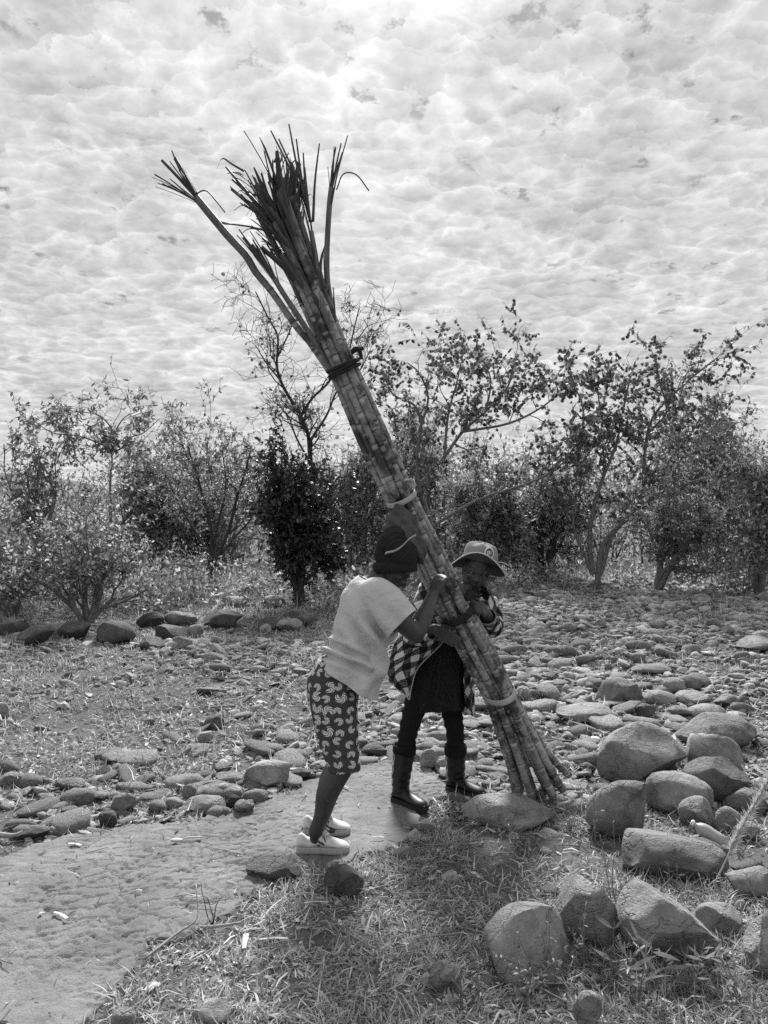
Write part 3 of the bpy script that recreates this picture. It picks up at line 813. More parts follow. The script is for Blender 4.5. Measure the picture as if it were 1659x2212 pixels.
def build_thicket():
    """the far bush that reads as one mass, and the low growth under the trees"""
    rng = np.random.default_rng(40); acc = Acc(); tw = Acc()
    sky_x = [-400, 0, 120, 260, 340, 460, 560, 650, 760, 850, 930, 1020, 1120, 1210, 1300, 1400, 1480, 1560, 1659, 2050]
    sky_y = [1000, 1012, 1010, 975, 930, 920, 950, 940, 960, 905, 905, 930, 955, 965, 945, 905, 880, 880, 915, 930]
    nb = 210
    for k in range(nb):
        Y = rng.uniform(19.5, 27); x = rng.uniform(-350, 2000); c = at(x, 1150, Y); c[2] = float(gz(c[0], c[1]))
        ty = np.interp(x, sky_x, sky_y) + rng.uniform(-25, 105); H = max(at(x, ty, Y)[2] - c[2], 0.8); rw = rng.uniform(0.7, 1.9)
        n = 400; u = rng.normal(size=(n, 3)); u /= np.linalg.norm(u, axis=1)[:, None]; rr = rng.uniform(0.45, 1.0, n) ** 0.5
        P = u * rr[:, None]; P[:, 0] *= rw; P[:, 1] *= rw; P[:, 2] = (P[:, 2] * 0.5 + 0.5) * H
        P *= (1 + 0.25 * fbm(u * 2.2 + k, 2, 3))[:, None]; P[:, 2] = np.abs(P[:, 2])
        D = rng.normal(size=(n, 3)); D[:, 2] -= 0.3
        s = rng.uniform(.6, 1.3, n); leaves(acc, P + c, D, .125 * s, .058 * s, .3, rng)
        for _ in range(2):
            a = c + np.array([rng.normal(0, .15), rng.normal(0, .15), -0.03]); b = c + np.array([rng.normal(0, rw * .5), rng.normal(0, rw * .5), H * rng.uniform(.6, .95)])
            m = (a + b) / 2 + rng.normal(size=3) * 0.15
            v, l, cc = tube(catmull([a, m, b], 4), np.linspace(.03, .008, 9), 4, False); tw.add(v, loops=l, counts=cc)
    tag(acc.build('thicket', M['leaf_mid']), 'mass of grey-leaved bush filling the background behind the trees', 'thicket', kind='stuff')
    tag(tw.build('thicket_stems', M['bark']), 'thin stems of the bush massed behind the trees', 'stems', kind='stuff')
    # undergrowth at the feet of the trees
    acc = Acc()
    for k in range(240):
        Y = rng.uniform(11.5, 19); x = rng.uniform(-250, 1900); c = at(x, 1150, Y); c[2] = float(gz(c[0], c[1]))
        px, py = project(c)
        if x > 860 and Y < 14.3: continue
        if 500 < x < 560 and Y < 17: continue
        H = rng.uniform(.25, .95) if x < 860 else rng.uniform(.15, .7); rw = rng.uniform(.25, .6); n = int(150 * H + 60)
        P = rng.normal(size=(n, 3)) * np.array([rw * .55, rw * .55, 0]); P[:, 2] = rng.uniform(0, 1, n) ** 1.3 * H * (1 - 0.4 * np.minimum(np.hypot(P[:, 0], P[:, 1]) / rw, 1))
        D = rng.normal(size=(n, 3)); D[:, 2] += .2; s = rng.uniform(.6, 1.3, n); leaves(acc, P + c, D, .085 * s, .036 * s, .3, rng)
    tag(acc.build('undergrowth', M['leaf']), 'low leafy undergrowth at the feet of the trees', 'undergrowth', kind='stuff')


# ------------------------------------------------------------------ rocks
def rock_shape(seed, sub, facets=5, rough=0.10, depth=0.30, power=1.0):
    """unit rock: a lumpy body with flat broken faces, worn edges and uneven skin"""
    rng = np.random.default_rng(seed); v, f = ico(sub); p = v.copy()
    p = np.sign(p) * np.abs(p) ** power; o = rng.uniform(0, 50, 3)
    p = p * (1 + 0.18 * fbm(p * 0.9 + o, 2, seed))[:, None]
    for _ in range(facets + 3):
        n = unit(rng.normal(size=3) * np.array([1, 1, .9])); d = p @ n; h = d.max() * rng.uniform(max(1 - depth * 1.5, .42), 0.94)
        over = np.maximum(d - h, 0); p = p - n * (over * rng.uniform(.93, 1.0))[:, None]
    p = p * (1 + rough * 0.6 * fbm(p * 1.6 + o, 3, seed) + rough * 0.34 * fbm(p * 6 + o, 3, seed + 5))[:, None]
    return p, f


def boulder(name, label, x0, x1, yt, yb, seed, mat='boulder', facets=5, rough=0.10, depth=0.3, sub=4, dscale=0.8, tilt=0.0, rz=None, cat='rock', group='large rocks', power=1.0, Yc=None, sink=0.12, slope=0.0):
    rng = np.random.default_rng(seed)
    g = ground((x0 + x1) / 2, yb); W = (x1 - x0) * g[1] / F; D = W * dscale
    yc = (g[1] + D * 0.42) if Yc is None else Yc
    c = at((x0 + x1) / 2, yb, yc); W = (x1 - x0) * yc / F; c[2] = float(gz(c[0], c[1]))
    H = max(at(0, yt, yc)[2] - c[2], 0.03)
    p, f = rock_shape(seed, sub, facets, rough, depth, power)
    a = rng.uniform(0, 6.28) if rz is None else rz
    p = p @ np.array([[math.cos(a), math.sin(a), 0], [-math.sin(a), math.cos(a), 0], [0, 0, 1]])
    if tilt: 
        p = p @ np.array([[math.cos(tilt), 0, math.sin(tilt)], [0, 1, 0], [-math.sin(tilt), 0, math.cos(tilt)]])
    lo, hi = p.min(0), p.max(0); p = (p - (lo + hi) / 2) / (hi - lo)        # box of size 1
    if slope: p[:, 2] = (p[:, 2] + .5) * (1 - slope * np.clip(p[:, 0] + .35, 0, 1)) - .5
    hh = H * (1 + sink); p = p * np.array([W, D, hh]); p[:, 2] += hh / 2 - H * sink
    me = raw_mesh(name, p, f.ravel(), np.full(len(f), 3)); me.set_sharp_from_angle(angle=R(34))
    return tag(link(name, me, M[mat], loc=c), label, cat, group)


def build_boulders():
    B = boulder; g1 = 'big boulders piled on the right'
    B('boulder', 'largest boulder with a broken shelf on top, right of the bundle', 1285, 1482, 1560, 1702, 101, facets=7, depth=.42, group=g1, power=.9)
    B('boulder', 'long pale boulder behind the others at the back of the right pile', 1464, 1634, 1541, 1626, 102, 'pale_boulder', facets=4, group=g1)
    B('boulder', 'smooth rounded boulder right of the largest boulder', 1474, 1600, 1580, 1680, 103, facets=2, group=g1)
    B('boulder', 'dark egg-shaped boulder low in the right pile', 1472, 1606, 1638, 1742, 104, 'dark_boulder', facets=2, group=g1)
    B('boulder', 'lumpy boulder in front of the dark egg-shaped one', 1390, 1536, 1670, 1764, 105, facets=4, group=g1)
    B('boulder', 'round boulder with a flat broken face, front left of the right pile', 1264, 1402, 1685, 1816, 106, facets=6, depth=.4, group=g1, power=.92)
    B('boulder', 'broad tapering boulder at the front of the right pile', 1342, 1566, 1785, 1908, 107, facets=5, depth=.38, group=g1, power=.9, slope=.5)
    B('boulder', 'long flat-topped stone at the foot of the cane bundle', 998, 1198, 1716, 1796, 108, facets=5, depth=.25, group='stones by the path', dscale=.55, power=.8)
    g2 = 'rocks in the grass at lower right'
    B('boulder', 'pale dome-shaped rock in the grass at lower right', 1050, 1240, 1958, 2130, 109, 'pale_boulder', facets=4, group=g2, sink=.3, rough=.06)
    B('boulder', 'angular tilted rock leaning behind the pale dome-shaped rock', 1188, 1345, 1888, 2062, 110, facets=8, depth=.5, group=g2, power=.8, tilt=.5)
    B('boulder', 'large ridged rock in the grass right of the angular tilted one', 1338, 1538, 1922, 2095, 111, facets=7, depth=.4, group=g2, tilt=.45, rough=.07)
    B('boulder', 'small pale rock behind the ridged rock near the right edge', 1498, 1602, 1950, 2022, 112, 'pale_boulder', facets=3, group=g2)
    B('boulder', 'dark rock cut by the right edge of the picture', 1608, 1720, 1985, 2120, 113, 'boulder', facets=3, group=g2)
    B('boulder', 'flat rock in the grass at the right edge below the plume', 1566, 1680, 1872, 1945, 114, facets=3, group=g2)
    B('boulder', 'small pitted stone at the bottom edge below the angular rock', 1236, 1300, 2136, 2225, 115, facets=3, group=g2, rough=.16)
    B('boulder', 'low stone half hidden in grass left of the pale dome-shaped rock', 925, 995, 2080, 2150, 116, facets=3, group=g2)
    B('boulder', 'small stone just left of the plastic bottle', 1470, 1548, 1722, 1796, 117, facets=4, group=g1, sub=3)
    B('boulder', 'small rounded stone above the plastic bottle', 1545, 1602, 1742, 1802, 118, facets=3, group=g1, sub=3)
    B('boulder', 'half buried stone right of the dark egg-shaped boulder', 1560, 1650, 1700, 1762, 119, facets=3, group=g1, sub=3)
    B('boulder', 'small pale stone right of the plastic bottle', 1580, 1640, 1775, 1818, 120, 'pale_boulder', facets=3, group=g1, sub=3)
    g3 = 'rocks beside the footpath'
    B('boulder', 'low dark wedge-shaped rock just below the white sneakers', 534, 656, 1846, 1908, 121, 'dark_boulder', facets=6, depth=.35, group=g3, power=.85)
    B('boulder', 'dark rounded rock to the right of the wedge-shaped one', 698, 786, 1868, 1948, 122, 'dark_boulder', facets=5, group=g3, power=.9)
    B('boulder', 'small smooth stone at the bottom edge on the left', 240, 294, 2178, 2230, 123, facets=2, group=g3, sub=3)
    B('boulder', 'flat stone in straw at the bottom edge left of centre', 415, 500, 2160, 2222, 124, facets=4, group=g3, sub=3)
    B('boulder', 'dark block standing on the near side of the left stones', 213, 255, 1752, 1792, 125, 'dark_boulder', facets=5, group=g3, sub=3, power=.7)
    B('boulder', 'flat dark stone at the left end of the path', 36, 107, 1784, 1820, 126, 'dark_boulder', facets=5, group=g3, sub=3)
    B('boulder', 'small stone beside the toe of the left boot', 872, 922, 1731, 1752, 127, 'dark_boulder', facets=3, group=g3, sub=3)
    g4 = 'row of boulders along the left bank'
    row = [(-10, 57, 1338, 1376, 'dark_boulder', 'dark boulder at the left end of the boulder row'), (32, 115, 1350, 1396, 'dark_boulder', 'low dark boulder second from the left in the row'),
           (124, 196, 1342, 1384, 'dark_boulder', 'dark boulder in the row beneath the leafy shrub'), (209, 294, 1340, 1393, 'dark_boulder', 'broad dark boulder in the row right of the leafy shrub'),
           (294, 353, 1321, 1362, 'dark_boulder', 'angular dark boulder behind the pale-topped one'), (353, 428, 1319, 1357, 'pale_boulder', 'pale-topped boulder resting in the middle of the row'),
           (332, 402, 1349, 1384, 'dark_boulder', 'dark stone directly below the pale-topped boulder'), (443, 527, 1317, 1358, 'dark_boulder', 'large dark block at the right end of the boulder row'),
           (303, 356, 1374, 1405, 'boulder', 'small rounded stone in front of the boulder row'), (369, 416, 1374, 1404, 'boulder', 'rounded stone below the pale-topped boulder toward the grass'),
           (404, 440, 1348, 1376, 'boulder', 'grey stone between the pale-topped boulder and the dark block'),
           (556, 604, 1331, 1364, 'dark_boulder', 'dark arched stone right of the boulder row'), (560, 586, 1347, 1368, 'boulder', 'small ball-like stone before the dark arched one'),
           (611, 650, 1313, 1338, 'boulder', 'upright stone on top of the right stone cluster'), (639, 682, 1326, 1354, 'dark_boulder', 'dark angular stone in the right stone cluster near the shirt'),
           (594, 653, 1336, 1366, 'boulder', 'low slanting slab in the right stone cluster'), (480, 536, 1288, 1314, 'boulder', 'flat slanting slab behind the dark block'),
           (566, 618, 1286, 1314, 'boulder', 'rounded stone before the evergreen bush'), (528, 552, 1261, 1279, 'pale_boulder', 'small white stone left of the evergreen bush')]
    for i, (a, b, c, d, m, lb) in enumerate(row): B('boulder', lb, a, b, c, d, 140 + i, m, facets=5, group=g4, sub=3, depth=.35)
    g5 = 'larger rocks on the stony bed'
    bed = [(1293, 1390, 1464, 1526, 'boulder', 'large rounded rock in the middle of the stony bed', 2), (1386, 1460, 1490, 1526, 'boulder', 'flat grey rock touching the large rounded bed rock', 3),
           (1428, 1483, 1464, 1502, 'boulder', 'notched rock behind the flat grey one', 3), (1456, 1518, 1457, 1494, 'boulder', 'sloping smooth rock right of the notched one', 3),
           (1458, 1530, 1493, 1526, 'pale_boulder', 'pale wrinkled rock on the right of the bed', 4), (1541, 1598, 1499, 1530, 'boulder', 'flat oval rock near the right edge of the bed', 2),
           (1364, 1450, 1435, 1460, 'boulder', 'long low rock behind the large rounded bed rock', 2), (1585, 1690, 1374, 1411, 'boulder', 'wide flat slab at the right edge of the bed', 6),
           (1375, 1418, 1519, 1552, 'dark_boulder', 'small dark angular rock in front of the large rounded bed rock', 6), (1204, 1326, 1521, 1566, 'boulder', 'low hump-backed rock in the bed left of the large boulders', 3),
           (1443, 1502, 1525, 1556, 'boulder', 'smooth low rock behind the largest boulder', 2), (1485, 1567, 1521, 1562, 'boulder', 'domed grey rock directly behind the long pale boulder', 2),
           (1435, 1487, 1561, 1580, 'boulder', 'low stone tucked behind the largest boulder', 2), (1522, 1557, 1335, 1358, 'boulder', 'small upright rock far back on the right of the bed', 4),
           (1242, 1291, 1412, 1439, 'boulder', 'grey lump on the left of the far bed', 3), (1358, 1398, 1409, 1433, 'boulder', 'pitted lump in the middle of the far bed', 3),
           (780, 838, 1609, 1639, 'dark_boulder', 'dark round stone between the two people at knee height', 2), (896, 952, 1604, 1634, 'boulder', 'flat grey stone seen between the booted legs', 3),
           (907, 946, 1619, 1665, 'boulder', 'round stone standing between the booted legs', 3), (940, 968, 1639, 1668, 'boulder', 'wedge stone by the left boot shaft', 4),
           (950, 1018, 1664, 1690, 'boulder', 'squared stone behind the boot on the right', 5)]
    for i, (a, b, c, d, m, lb, fc) in enumerate(bed): B('rock', lb, a, b, c, d, 170 + i, m, facets=fc, group=g5, sub=3)
    g6 = 'loose stones along the left of the path'
    mid = [(441, 483, 1548, 1578, 'dark_boulder', 'dark angular stone in the left stony grass'), (421, 461, 1579, 1605, 'boulder', 'low stone below the dark angular one'),
           (220, 294, 1621, 1652, 'boulder', 'long flat stone in the grass at left'), (208, 239, 1656, 1680, 'dark_boulder', 'small dark pair stone below the long flat one'),
           (465, 525, 1669, 1697, 'boulder', 'broad flat stone behind the pile by the path'), (527, 626, 1645, 1706, 'boulder', 'big slanting stone in the pile behind the path'),
           (626, 672, 1660, 1688, 'dark_boulder', 'squared dark stone left of the shorts hem'), (452, 505, 1691, 1728, 'boulder', 'rounded stone in the pile left of the path'),
           (484, 524, 1700, 1732, 'boulder', 'leaning stone between the rounded ones by the path'), (525, 580, 1704, 1737, 'boulder', 'smooth egg stone at the right of the path-side pile'),
           (397, 489, 1722, 1760, 'boulder', 'long low stone at the front of the path-side pile'), (487, 520, 1717, 1748, 'dark_boulder', 'dark ball stone at the front of the path-side pile'),
           (505, 549, 1728, 1762, 'boulder', 'round stone beside the dark ball stone'), (393, 426, 1693, 1732, 'boulder', 'upright stone at the back left of the path-side pile'),
           (358, 399, 1722, 1756, 'pale_boulder', 'pale chipped stone at the left end of the path-side pile'), (239, 294, 1713, 1762, 'boulder', 'shark-fin shaped stone standing by the path on the left'),
           (186, 232, 1711, 1734, 'boulder', 'thin pale-topped stone behind the shark-fin stone'), (-14, 19, 1517, 1556, 'pale_boulder', 'whitish block at the left edge'),
           (0, 60, 1668, 1700, 'boulder', 'flat stones half hidden in grass at left edge'), (120, 190, 1680, 1712, 'boulder', 'flat stone in the grass near the left edge')]
    for i, (a, b, c, d, m, lb) in enumerate(mid): B('rock', lb, a, b, c, d, 200 + i, m, facets=5, group=g6, sub=3, power=.92)


BED_POLY = gpts([(860, 1640), (850, 1500), (900, 1400), (1030, 1290), (1100, 1262), (1300, 1254), (1659, 1240), (2000, 1240), (2000, 1560), (1659, 1560), (1500, 1570), (1290, 1600), (1200, 1640), (1040, 1690)])


def taken(P, r=0.0):
    return np.zeros(len(P), bool)


def stone_density(P):
    """share of stones by place"""
    bed = in_poly(P, BED_POLY); path = in_poly(P, PATH_POLY)
    x, y = P[:, 0], P[:, 1]
    lf = np.clip(0.48 + 0.9 * fbm(P * 0.9, 2, 91), 0.04, 1.0)
    d = np.where(bed, np.clip(.80 + 1.3 * fbm(P * 1.1, 3, 96), .22, 1.0), np.where(y < 4.35, 0.05, lf * 0.95))
    d = np.where((x < 0.15 * y) & (y > 9.4), 0.12, d)
    # the heap along the far side of the path
    near = np.min(np.hypot(x[:, None] - _pp[None, 3:8, 0], y[:, None] - (_pp[None, 3:8, 1] + .2)), 1)
    d = np.where((near < 0.55) & ~path, np.maximum(d, 0.7), d)
    return np.where(path, 0.13, d)


def build_stones():
    rng = np.random.default_rng(55)
    n = 52000; Y = 3.2 + (15.5 - 3.2) * rng.uniform(size=n) ** 0.85; X = rng.uniform(-1, 1, n) * (0.53 * Y + 0.4)
    P = np.stack([X, Y], -1); keep = rng.uniform(size=n) < stone_density(P); P = P[keep]
    s = np.exp(rng.normal(math.log(0.031), 0.52, len(P))); s = np.clip(s, 0.014, 0.12)
    bed = in_poly(P, BED_POLY); s = np.where(bed, s * 1.18, s); s = np.where(in_poly(P, PATH_POLY), np.minimum(s, .03) * rng.uniform(.2, .62, len(s)), s)
    z = gz(P[:, 0], P[:, 1])
    px, py = project(np.column_stack([P, z])); vis = (px > -30) & (px < 1690) & (py < 2230)
    P, s, z, px = P[vis], s[vis], z[vis], px[vis]
    size = s / P[:, 1]; order = np.argsort(-size)
    # hand-built shapes shared by the stones
    var = [rock_shape(600 + k, 2, facets=[2, 3, 4, 6, 3, 7][k % 6], rough=.08, depth=.38, power=[1, .95, .9, .85][k % 4]) for k in range(14)]
    mesh = [raw_mesh('stone', p, f.ravel(), np.full(len(f), 3)) for p, f in var]
    big = order[:290]
    for i in big:
        k = rng.integers(14); o = link('stone', mesh[k], M['stone'], loc=(P[i, 0], P[i, 1], z[i] + s[i] * 0.18))
        o.rotation_euler = (rng.normal(0, .16), rng.normal(0, .16), rng.uniform(0, 6.28))
        a = s[i]; o.scale = (a * rng.uniform(.95, 1.6), a * rng.uniform(.7, 1.05), a * rng.uniform(.34, .74))
        tag(o, 'smaller loose stone lying among many alike on the stony ground', 'stone', 'loose stones on the stony ground')
    acc = Acc(); chips = Acc(); rest = order[290:]
    smooth_v = [rock_shape(700 + k, 2, facets=[2, 3, 5, 6][k % 4], rough=.10, depth=.4, power=[1, .95, .85][k % 3]) for k in range(8)]      # nearest, rounded
    low_v = [rock_shape(720 + k, 1, facets=[1, 2, 3][k % 3], rough=.10, depth=.35, power=[1, .95, .9][k % 3]) for k in range(10)]
    sharp_v = [rock_shape(740 + k, 1, facets=7, rough=.12, depth=.5, power=.8) for k in range(10)]                                        # broken shards
    shard = rng.uniform(size=len(rest)) < np.where(in_poly(P[rest], BED_POLY), .30, .62)
    near = np.arange(len(rest)) < 1000
    def lay(acc, idx, var):
        for k in range(len(var)):
            ii = idx[k::len(var)]; p, f = var[k]; m = len(ii)
            if not m: continue
            a = rng.uniform(0, 6.28, m); ca, sa = np.cos(a), np.sin(a); tx, ty = rng.normal(0, .22, m), rng.normal(0, .22, m)
            q = p[None] * (s[ii][:, None] * np.stack([rng.uniform(.95, 1.55, m), rng.uniform(.7, 1.05, m), rng.uniform(.28, .72, m)], -1))[:, None]
            q = q + np.stack([np.zeros_like(q[..., 0]), np.zeros_like(q[..., 0]), q[..., 0] * tx[:, None] + q[..., 1] * ty[:, None]], -1)
            x = q[..., 0] * ca[:, None] - q[..., 1] * sa[:, None]; y = q[..., 0] * sa[:, None] + q[..., 1] * ca[:, None]
            q = np.stack([x + P[ii, 0][:, None], y + P[ii, 1][:, None], q[..., 2] + (z[ii] + s[ii] * .14)[:, None]], -1)
            acc.add(q.reshape(-1, 3), faces=(f[None] + (np.arange(m) * len(p))[:, None, None]).reshape(-1, 3))
    lay(acc, rest[near & ~shard], smooth_v); lay(acc, rest[~near & ~shard], low_v); lay(chips, rest[shard], sharp_v)
    tag(acc.build('pebbles', M['pebbles']), 'small rounded pebbles strewn over the stony ground', 'pebbles', kind='stuff')
    tag(chips.build('stone_shards', M['pebbles'], smooth=False), 'small broken stone shards strewn over the stony ground', 'shards', kind='stuff')


# ------------------------------------------------------------------ grass and litter
def blades(acc, P, z, L, W, lean, rng, seg=2):
    """curved grass blades"""
    n = len(P); az = rng.uniform(0, 2 * math.pi, n); H = np.stack([np.cos(az), np.sin(az), np.zeros(n)], -1)
    side = np.stack([-np.sin(az), np.cos(az), np.zeros(n)], -1)
    tw = rng.uniform(-0.8, 0.8, n)[:, None]; side = side * np.cos(tw) + np.array([0, 0, 1.0]) * np.sin(tw)
    base = np.column_stack([P, z - 0.004]); rows = []; p = base; ang = lean.copy(); dl = rng.normal(0.35, 0.35, n)
    for k in range(seg + 1):
        w = W * (1.0 - 0.9 * (k / seg) ** 1.6) * 0.5
        rows += [p - side * w[:, None], p + side * w[:, None]]
        step = H * np.sin(ang)[:, None] + np.array([0, 0, 1.0]) * np.cos(ang)[:, None]; p = p + step * (L / seg)[:, None]
        ang = ang + dl
        p[:, 2] = np.maximum(p[:, 2], z + 0.003)
    v = np.stack(rows, 1).reshape(-1, 3); k0 = (np.arange(n) * (2 * (seg + 1)))[:, None]; fs = []
    for k in range(seg): fs.append(np.concatenate([k0 + 2 * k, k0 + 2 * k + 1, k0 + 2 * k + 3, k0 + 2 * k + 2], 1))
    f = np.stack(fs, 1).reshape(-1, 4); acc.add(v, faces=f)


def grass_density(P):
    bed = in_poly(P, BED_POLY); x, y = P[:, 0], P[:, 1]
    path = in_poly(P + np.stack([fbm(P * 3.0, 4, 61), fbm(P * 3.0 + 9, 4, 62)], -1) * 0.17 + .10 * np.stack([fbm(P * 11.0, 2, 64), fbm(P * 11.0 + 9, 2, 65)], -1), PATH_POLY)
    n1 = np.clip(0.72 + 1.9 * fbm(P * 1.6, 3, 92), 0.06, 1.0)
    d = np.where(bed, np.where(y > 7.5, 0.45, 0.22) * n1, np.where(y < 4.5, n1, np.maximum(0.85 * n1, .34)))
    # bare soil strip by the far rim of the path
    bare = (x < -0.4) & (y > 4.2) & (y < 4.9)
    d = np.where(bare, d * 0.6, d)
    return np.where(path, 0.022, d)


def build_grass():
    rng = np.random.default_rng(66); acc = Acc()
    def field(n, y0, y1, pw, L, W, lean):
        Y = y0 + (y1 - y0) * rng.uniform(size=n) ** pw; X = rng.uniform(-1, 1, n) * (0.54 * Y + 0.25); P = np.stack([X, Y], -1)
        # tufts
        P = P + 0.0
        keep = rng.uniform(size=n) < grass_density(P) * np.clip(0.75 + 1.6 * fbm(P * 7.0, 2, 93), 0.08, 1.0); P = P[keep]; n = len(P)
        blades(acc, P, gz(P[:, 0], P[:, 1]), rng.uniform(*L, n) * np.exp(rng.normal(0, .3, n)), rng.uniform(*W, n), np.abs(rng.normal(*lean, n)), rng)
    field(205000, 2.1, 4.7, 0.8, (.022, .066), (.0032, .0092), (1.2, .4))
    field(190000, 4.3, 12.5, 0.75, (.035, .10), (.004, .012), (1.0, .4))
    field(50000, 11.0, 18.5, 1.0, (.06, .17), (.008, .018), (.8, .4))
    field(22000, 2.1, 4.6, 0.85, (.05, .11), (.005, .012), (1.42, .22))
    tag(acc.build('dry_grass', M['straw']), 'short dry grass and straw covering the ground around the path', 'grass', kind='stuff')
    # taller green-grey grass at lower right
    acc = Acc(); n = 2200; Y = rng.uniform(2.1, 3.6, n); X = rng.uniform(0.28, 0.56, n) * Y; P = np.stack([X, Y], -1)
    keep = rng.uniform(size=n) < np.clip(0.4 + 1.8 * fbm(P * 3, 2, 95), 0, 1); P = P[keep]; n = len(P)
    blades(acc, P, gz(P[:, 0], P[:, 1]), rng.uniform(.05, .13, n), rng.uniform(.003, .007, n), np.abs(rng.normal(.55, .3, n)), rng, 4)
    tag(acc.build('tall_grass', M['weed']), 'taller tufted grass between the rocks at lower right', 'grass', kind='stuff')
    # dead leaves and husks
    acc = Acc(); n = 60000; Y = 2.1 + 14 * rng.uniform(size=n) ** 1.1; X = rng.uniform(-1, 1, n) * (0.54 * Y + 0.2); P = np.stack([X, Y], -1)
    keep = rng.uniform(size=n) < np.clip(grass_density(P) * 1.1 + 0.06 * ~in_poly(P, PATH_POLY), 0, 1); P = P[keep]; n = len(P)
    B = np.column_stack([P, gz(P[:, 0], P[:, 1]) + rng.uniform(.004, .02, n)]); D = rng.normal(size=(n, 3)); D[:, 2] *= 0.22
    s = np.exp(rng.normal(0, .4, n)); s = s * np.clip(P[:, 1] / 5.0, .55, 1.0); leaves(acc, B, D, .034 * s, .012 * s, .25, rng)
    tag(acc.build('leaf_litter', M['litter']), 'dead leaves and husks scattered over the ground', 'leaf litter', kind='stuff')
    # straws and thin twigs lying about
    acc = Acc()
    for k in range(420):
        Y = rng.uniform(2.3, 7.0); X = rng.uniform(-.54, .54) * Y
        if in_poly(np.array([[X, Y]]), PATH_POLY)[0] and rng.uniform() > .18: continue
        a = rng.uniform(0, 6.28); L = rng.uniform(.04, .2); c = np.array([X, Y]); d = np.array([math.cos(a), math.sin(a)]); t = np.linspace(-.5, .5, 5)
        q = c + d * (t * L)[:, None] + np.array([-d[1], d[0]]) * (rng.normal(0, .12) * L * (t * t))[:, None]
        pts = np.column_stack([q, gz(q[:, 0], q[:, 1]) + .012 + rng.uniform(0, .02) + rng.normal(0, .1) * t * L])
        v, l, c_ = tube(pts, rng.uniform(.0015, .0035), 4, True); acc.add(v, loops=l, counts=c_)
    tag(acc.build('fallen_twigs', M['stick']), 'thin fallen straws and twigs strewn over the ground', 'twigs', kind='stuff')


build_ground(); build_path(); build_hill(); build_thicket(); build_trees(); build_boulders(); build_stones(); build_grass()
# ------------------------------------------------------------------ people: shared body pieces
def hand(bl, wrist, fwd, palm, thumb, curl=(.5, .6, .4), s=1.0, splay=.10, thumb_out=.8, rw=.026):
    """palm, four fingers and a thumb as chains; palm = the way the palm faces, thumb = the side of the thumb"""
    f = unit(fwd); n = unit(np.asarray(palm) - f * np.dot(palm, f)); t = unit(np.asarray(thumb) - f * np.dot(thumb, f) - n * np.dot(thumb, n)); w = np.asarray(wrist, float)
    L = [(.028, .070, .0088), (.010, .078, .0090), (-.009, .072, .0086), (-.026, .056, .0076)]
    for off, ln, r in L:
        k = w + f * .086 * s + t * off * s * 1.05 - n * abs(off) * .12 * s
        bl.chain([w + f * .005 + t * off * .55 * s, w + f * .045 * s + t * off * .85 * s, k], [.0145 * s, .0150 * s, .0112 * s], per=3, sides=10)
        d = unit(f + t * off * splay * 30 * .1); p = k; pts = [k]; ang = 0
        for q, seg in enumerate((.46, .30, .24)):
            ang += curl[q]; dd = d * math.cos(ang) + n * math.sin(ang); p = p + dd * ln * seg * s; pts.append(p)
        bl.chain(pts, [r * s * 1.08, r * s, r * s * .95, r * s * .82], per=3, sides=10)
    b = w + f * .020 * s + t * .020 * s + n * .004
    d1 = unit(f * .75 + t * thumb_out + n * .25); d2 = unit(f * .95 + t * thumb_out * .45 + n * .45)
    bl.chain([b, b + d1 * .038 * s, b + d1 * .038 * s + d2 * .030 * s, b + d1 * .038 * s + d2 * .056 * s], [.0150 * s, .0125 * s, .0105 * s, .0085 * s], per=3, sides=10)


def head(bl, c, face, up, s=1.0):
    """skull, jaw, brow, nose, lips, cheeks and ears; face = where it looks"""
    f = unit(face); u = unit(np.asarray(up) - f * np.dot(up, f)); r = np.cross(f, u); ax = np.stack([r, f, u]); c = np.asarray(c, float)
    P = lambda a, b, d: c + (r * a + f * b + u * d) * s
    bl.ell(P(0, -.012, .030), .074 * s, .094 * s, .086 * s, ax)
    bl.ell(P(0, .020, -.030), .060 * s, .070 * s, .078 * s, ax)
    bl.ell(P(0, .050, -.082), .034 * s, .034 * s, .026 * s, ax)            # chin
    for k in (-1, 1):
        bl.ell(P(.036 * k, .058, -.022), .022 * s, .022 * s, .022 * s, ax)    # cheek
        bl.chain([P(.010 * k, .086, .020), P(.046 * k, .070, .022)], [.011 * s, .010 * s], per=2, sides=10)   # brow
        bl.ell(P(.076 * k, -.008, -.008), .008 * s, .018 * s, .030 * s, ax)   # ear
        bl.ell(P(.015 * k, .094, -.030), .010 * s, .011 * s, .009 * s, ax)    # nostril wing
        bl.chain([P(.045 * k, .035, -.070), P(.062 * k, -.010, -.045)], [.022 * s, .020 * s], per=2, sides=10)  # jaw
    bl.chain([P(0, .084, .014), P(0, .094, -.008), P(0, .108, -.028)], [.009 * s, .010 * s, .013 * s], per=3, sides=10)   # nose
    bl.chain([P(-.020, .080, -.052), P(0, .094, -.051), P(.020, .080, -.052)], [.007 * s, .0095 * s, .007 * s], per=3, sides=10)
    bl.chain([P(-.018, .078, -.064), P(0, .090, -.066), P(.018, .078, -.064)], [.007 * s, .0105 * s, .007 * s], per=3, sides=10)
    bl.chain([P(0, -.026, -.040), P(0, -.016, -.090)], [.046 * s, .044 * s], per=2)                 # nape
    return ax, P


def ellipse(c, U, V, m=40, p=1.0):
    a = np.arange(m) * 2 * math.pi / m; ca, sa = np.cos(a), np.sin(a)
    if p != 1.0: ca = np.sign(ca) * np.abs(ca) ** p; sa = np.sign(sa) * np.abs(sa) ** p
    return np.asarray(c) + np.outer(ca, U) + np.outer(sa, V)


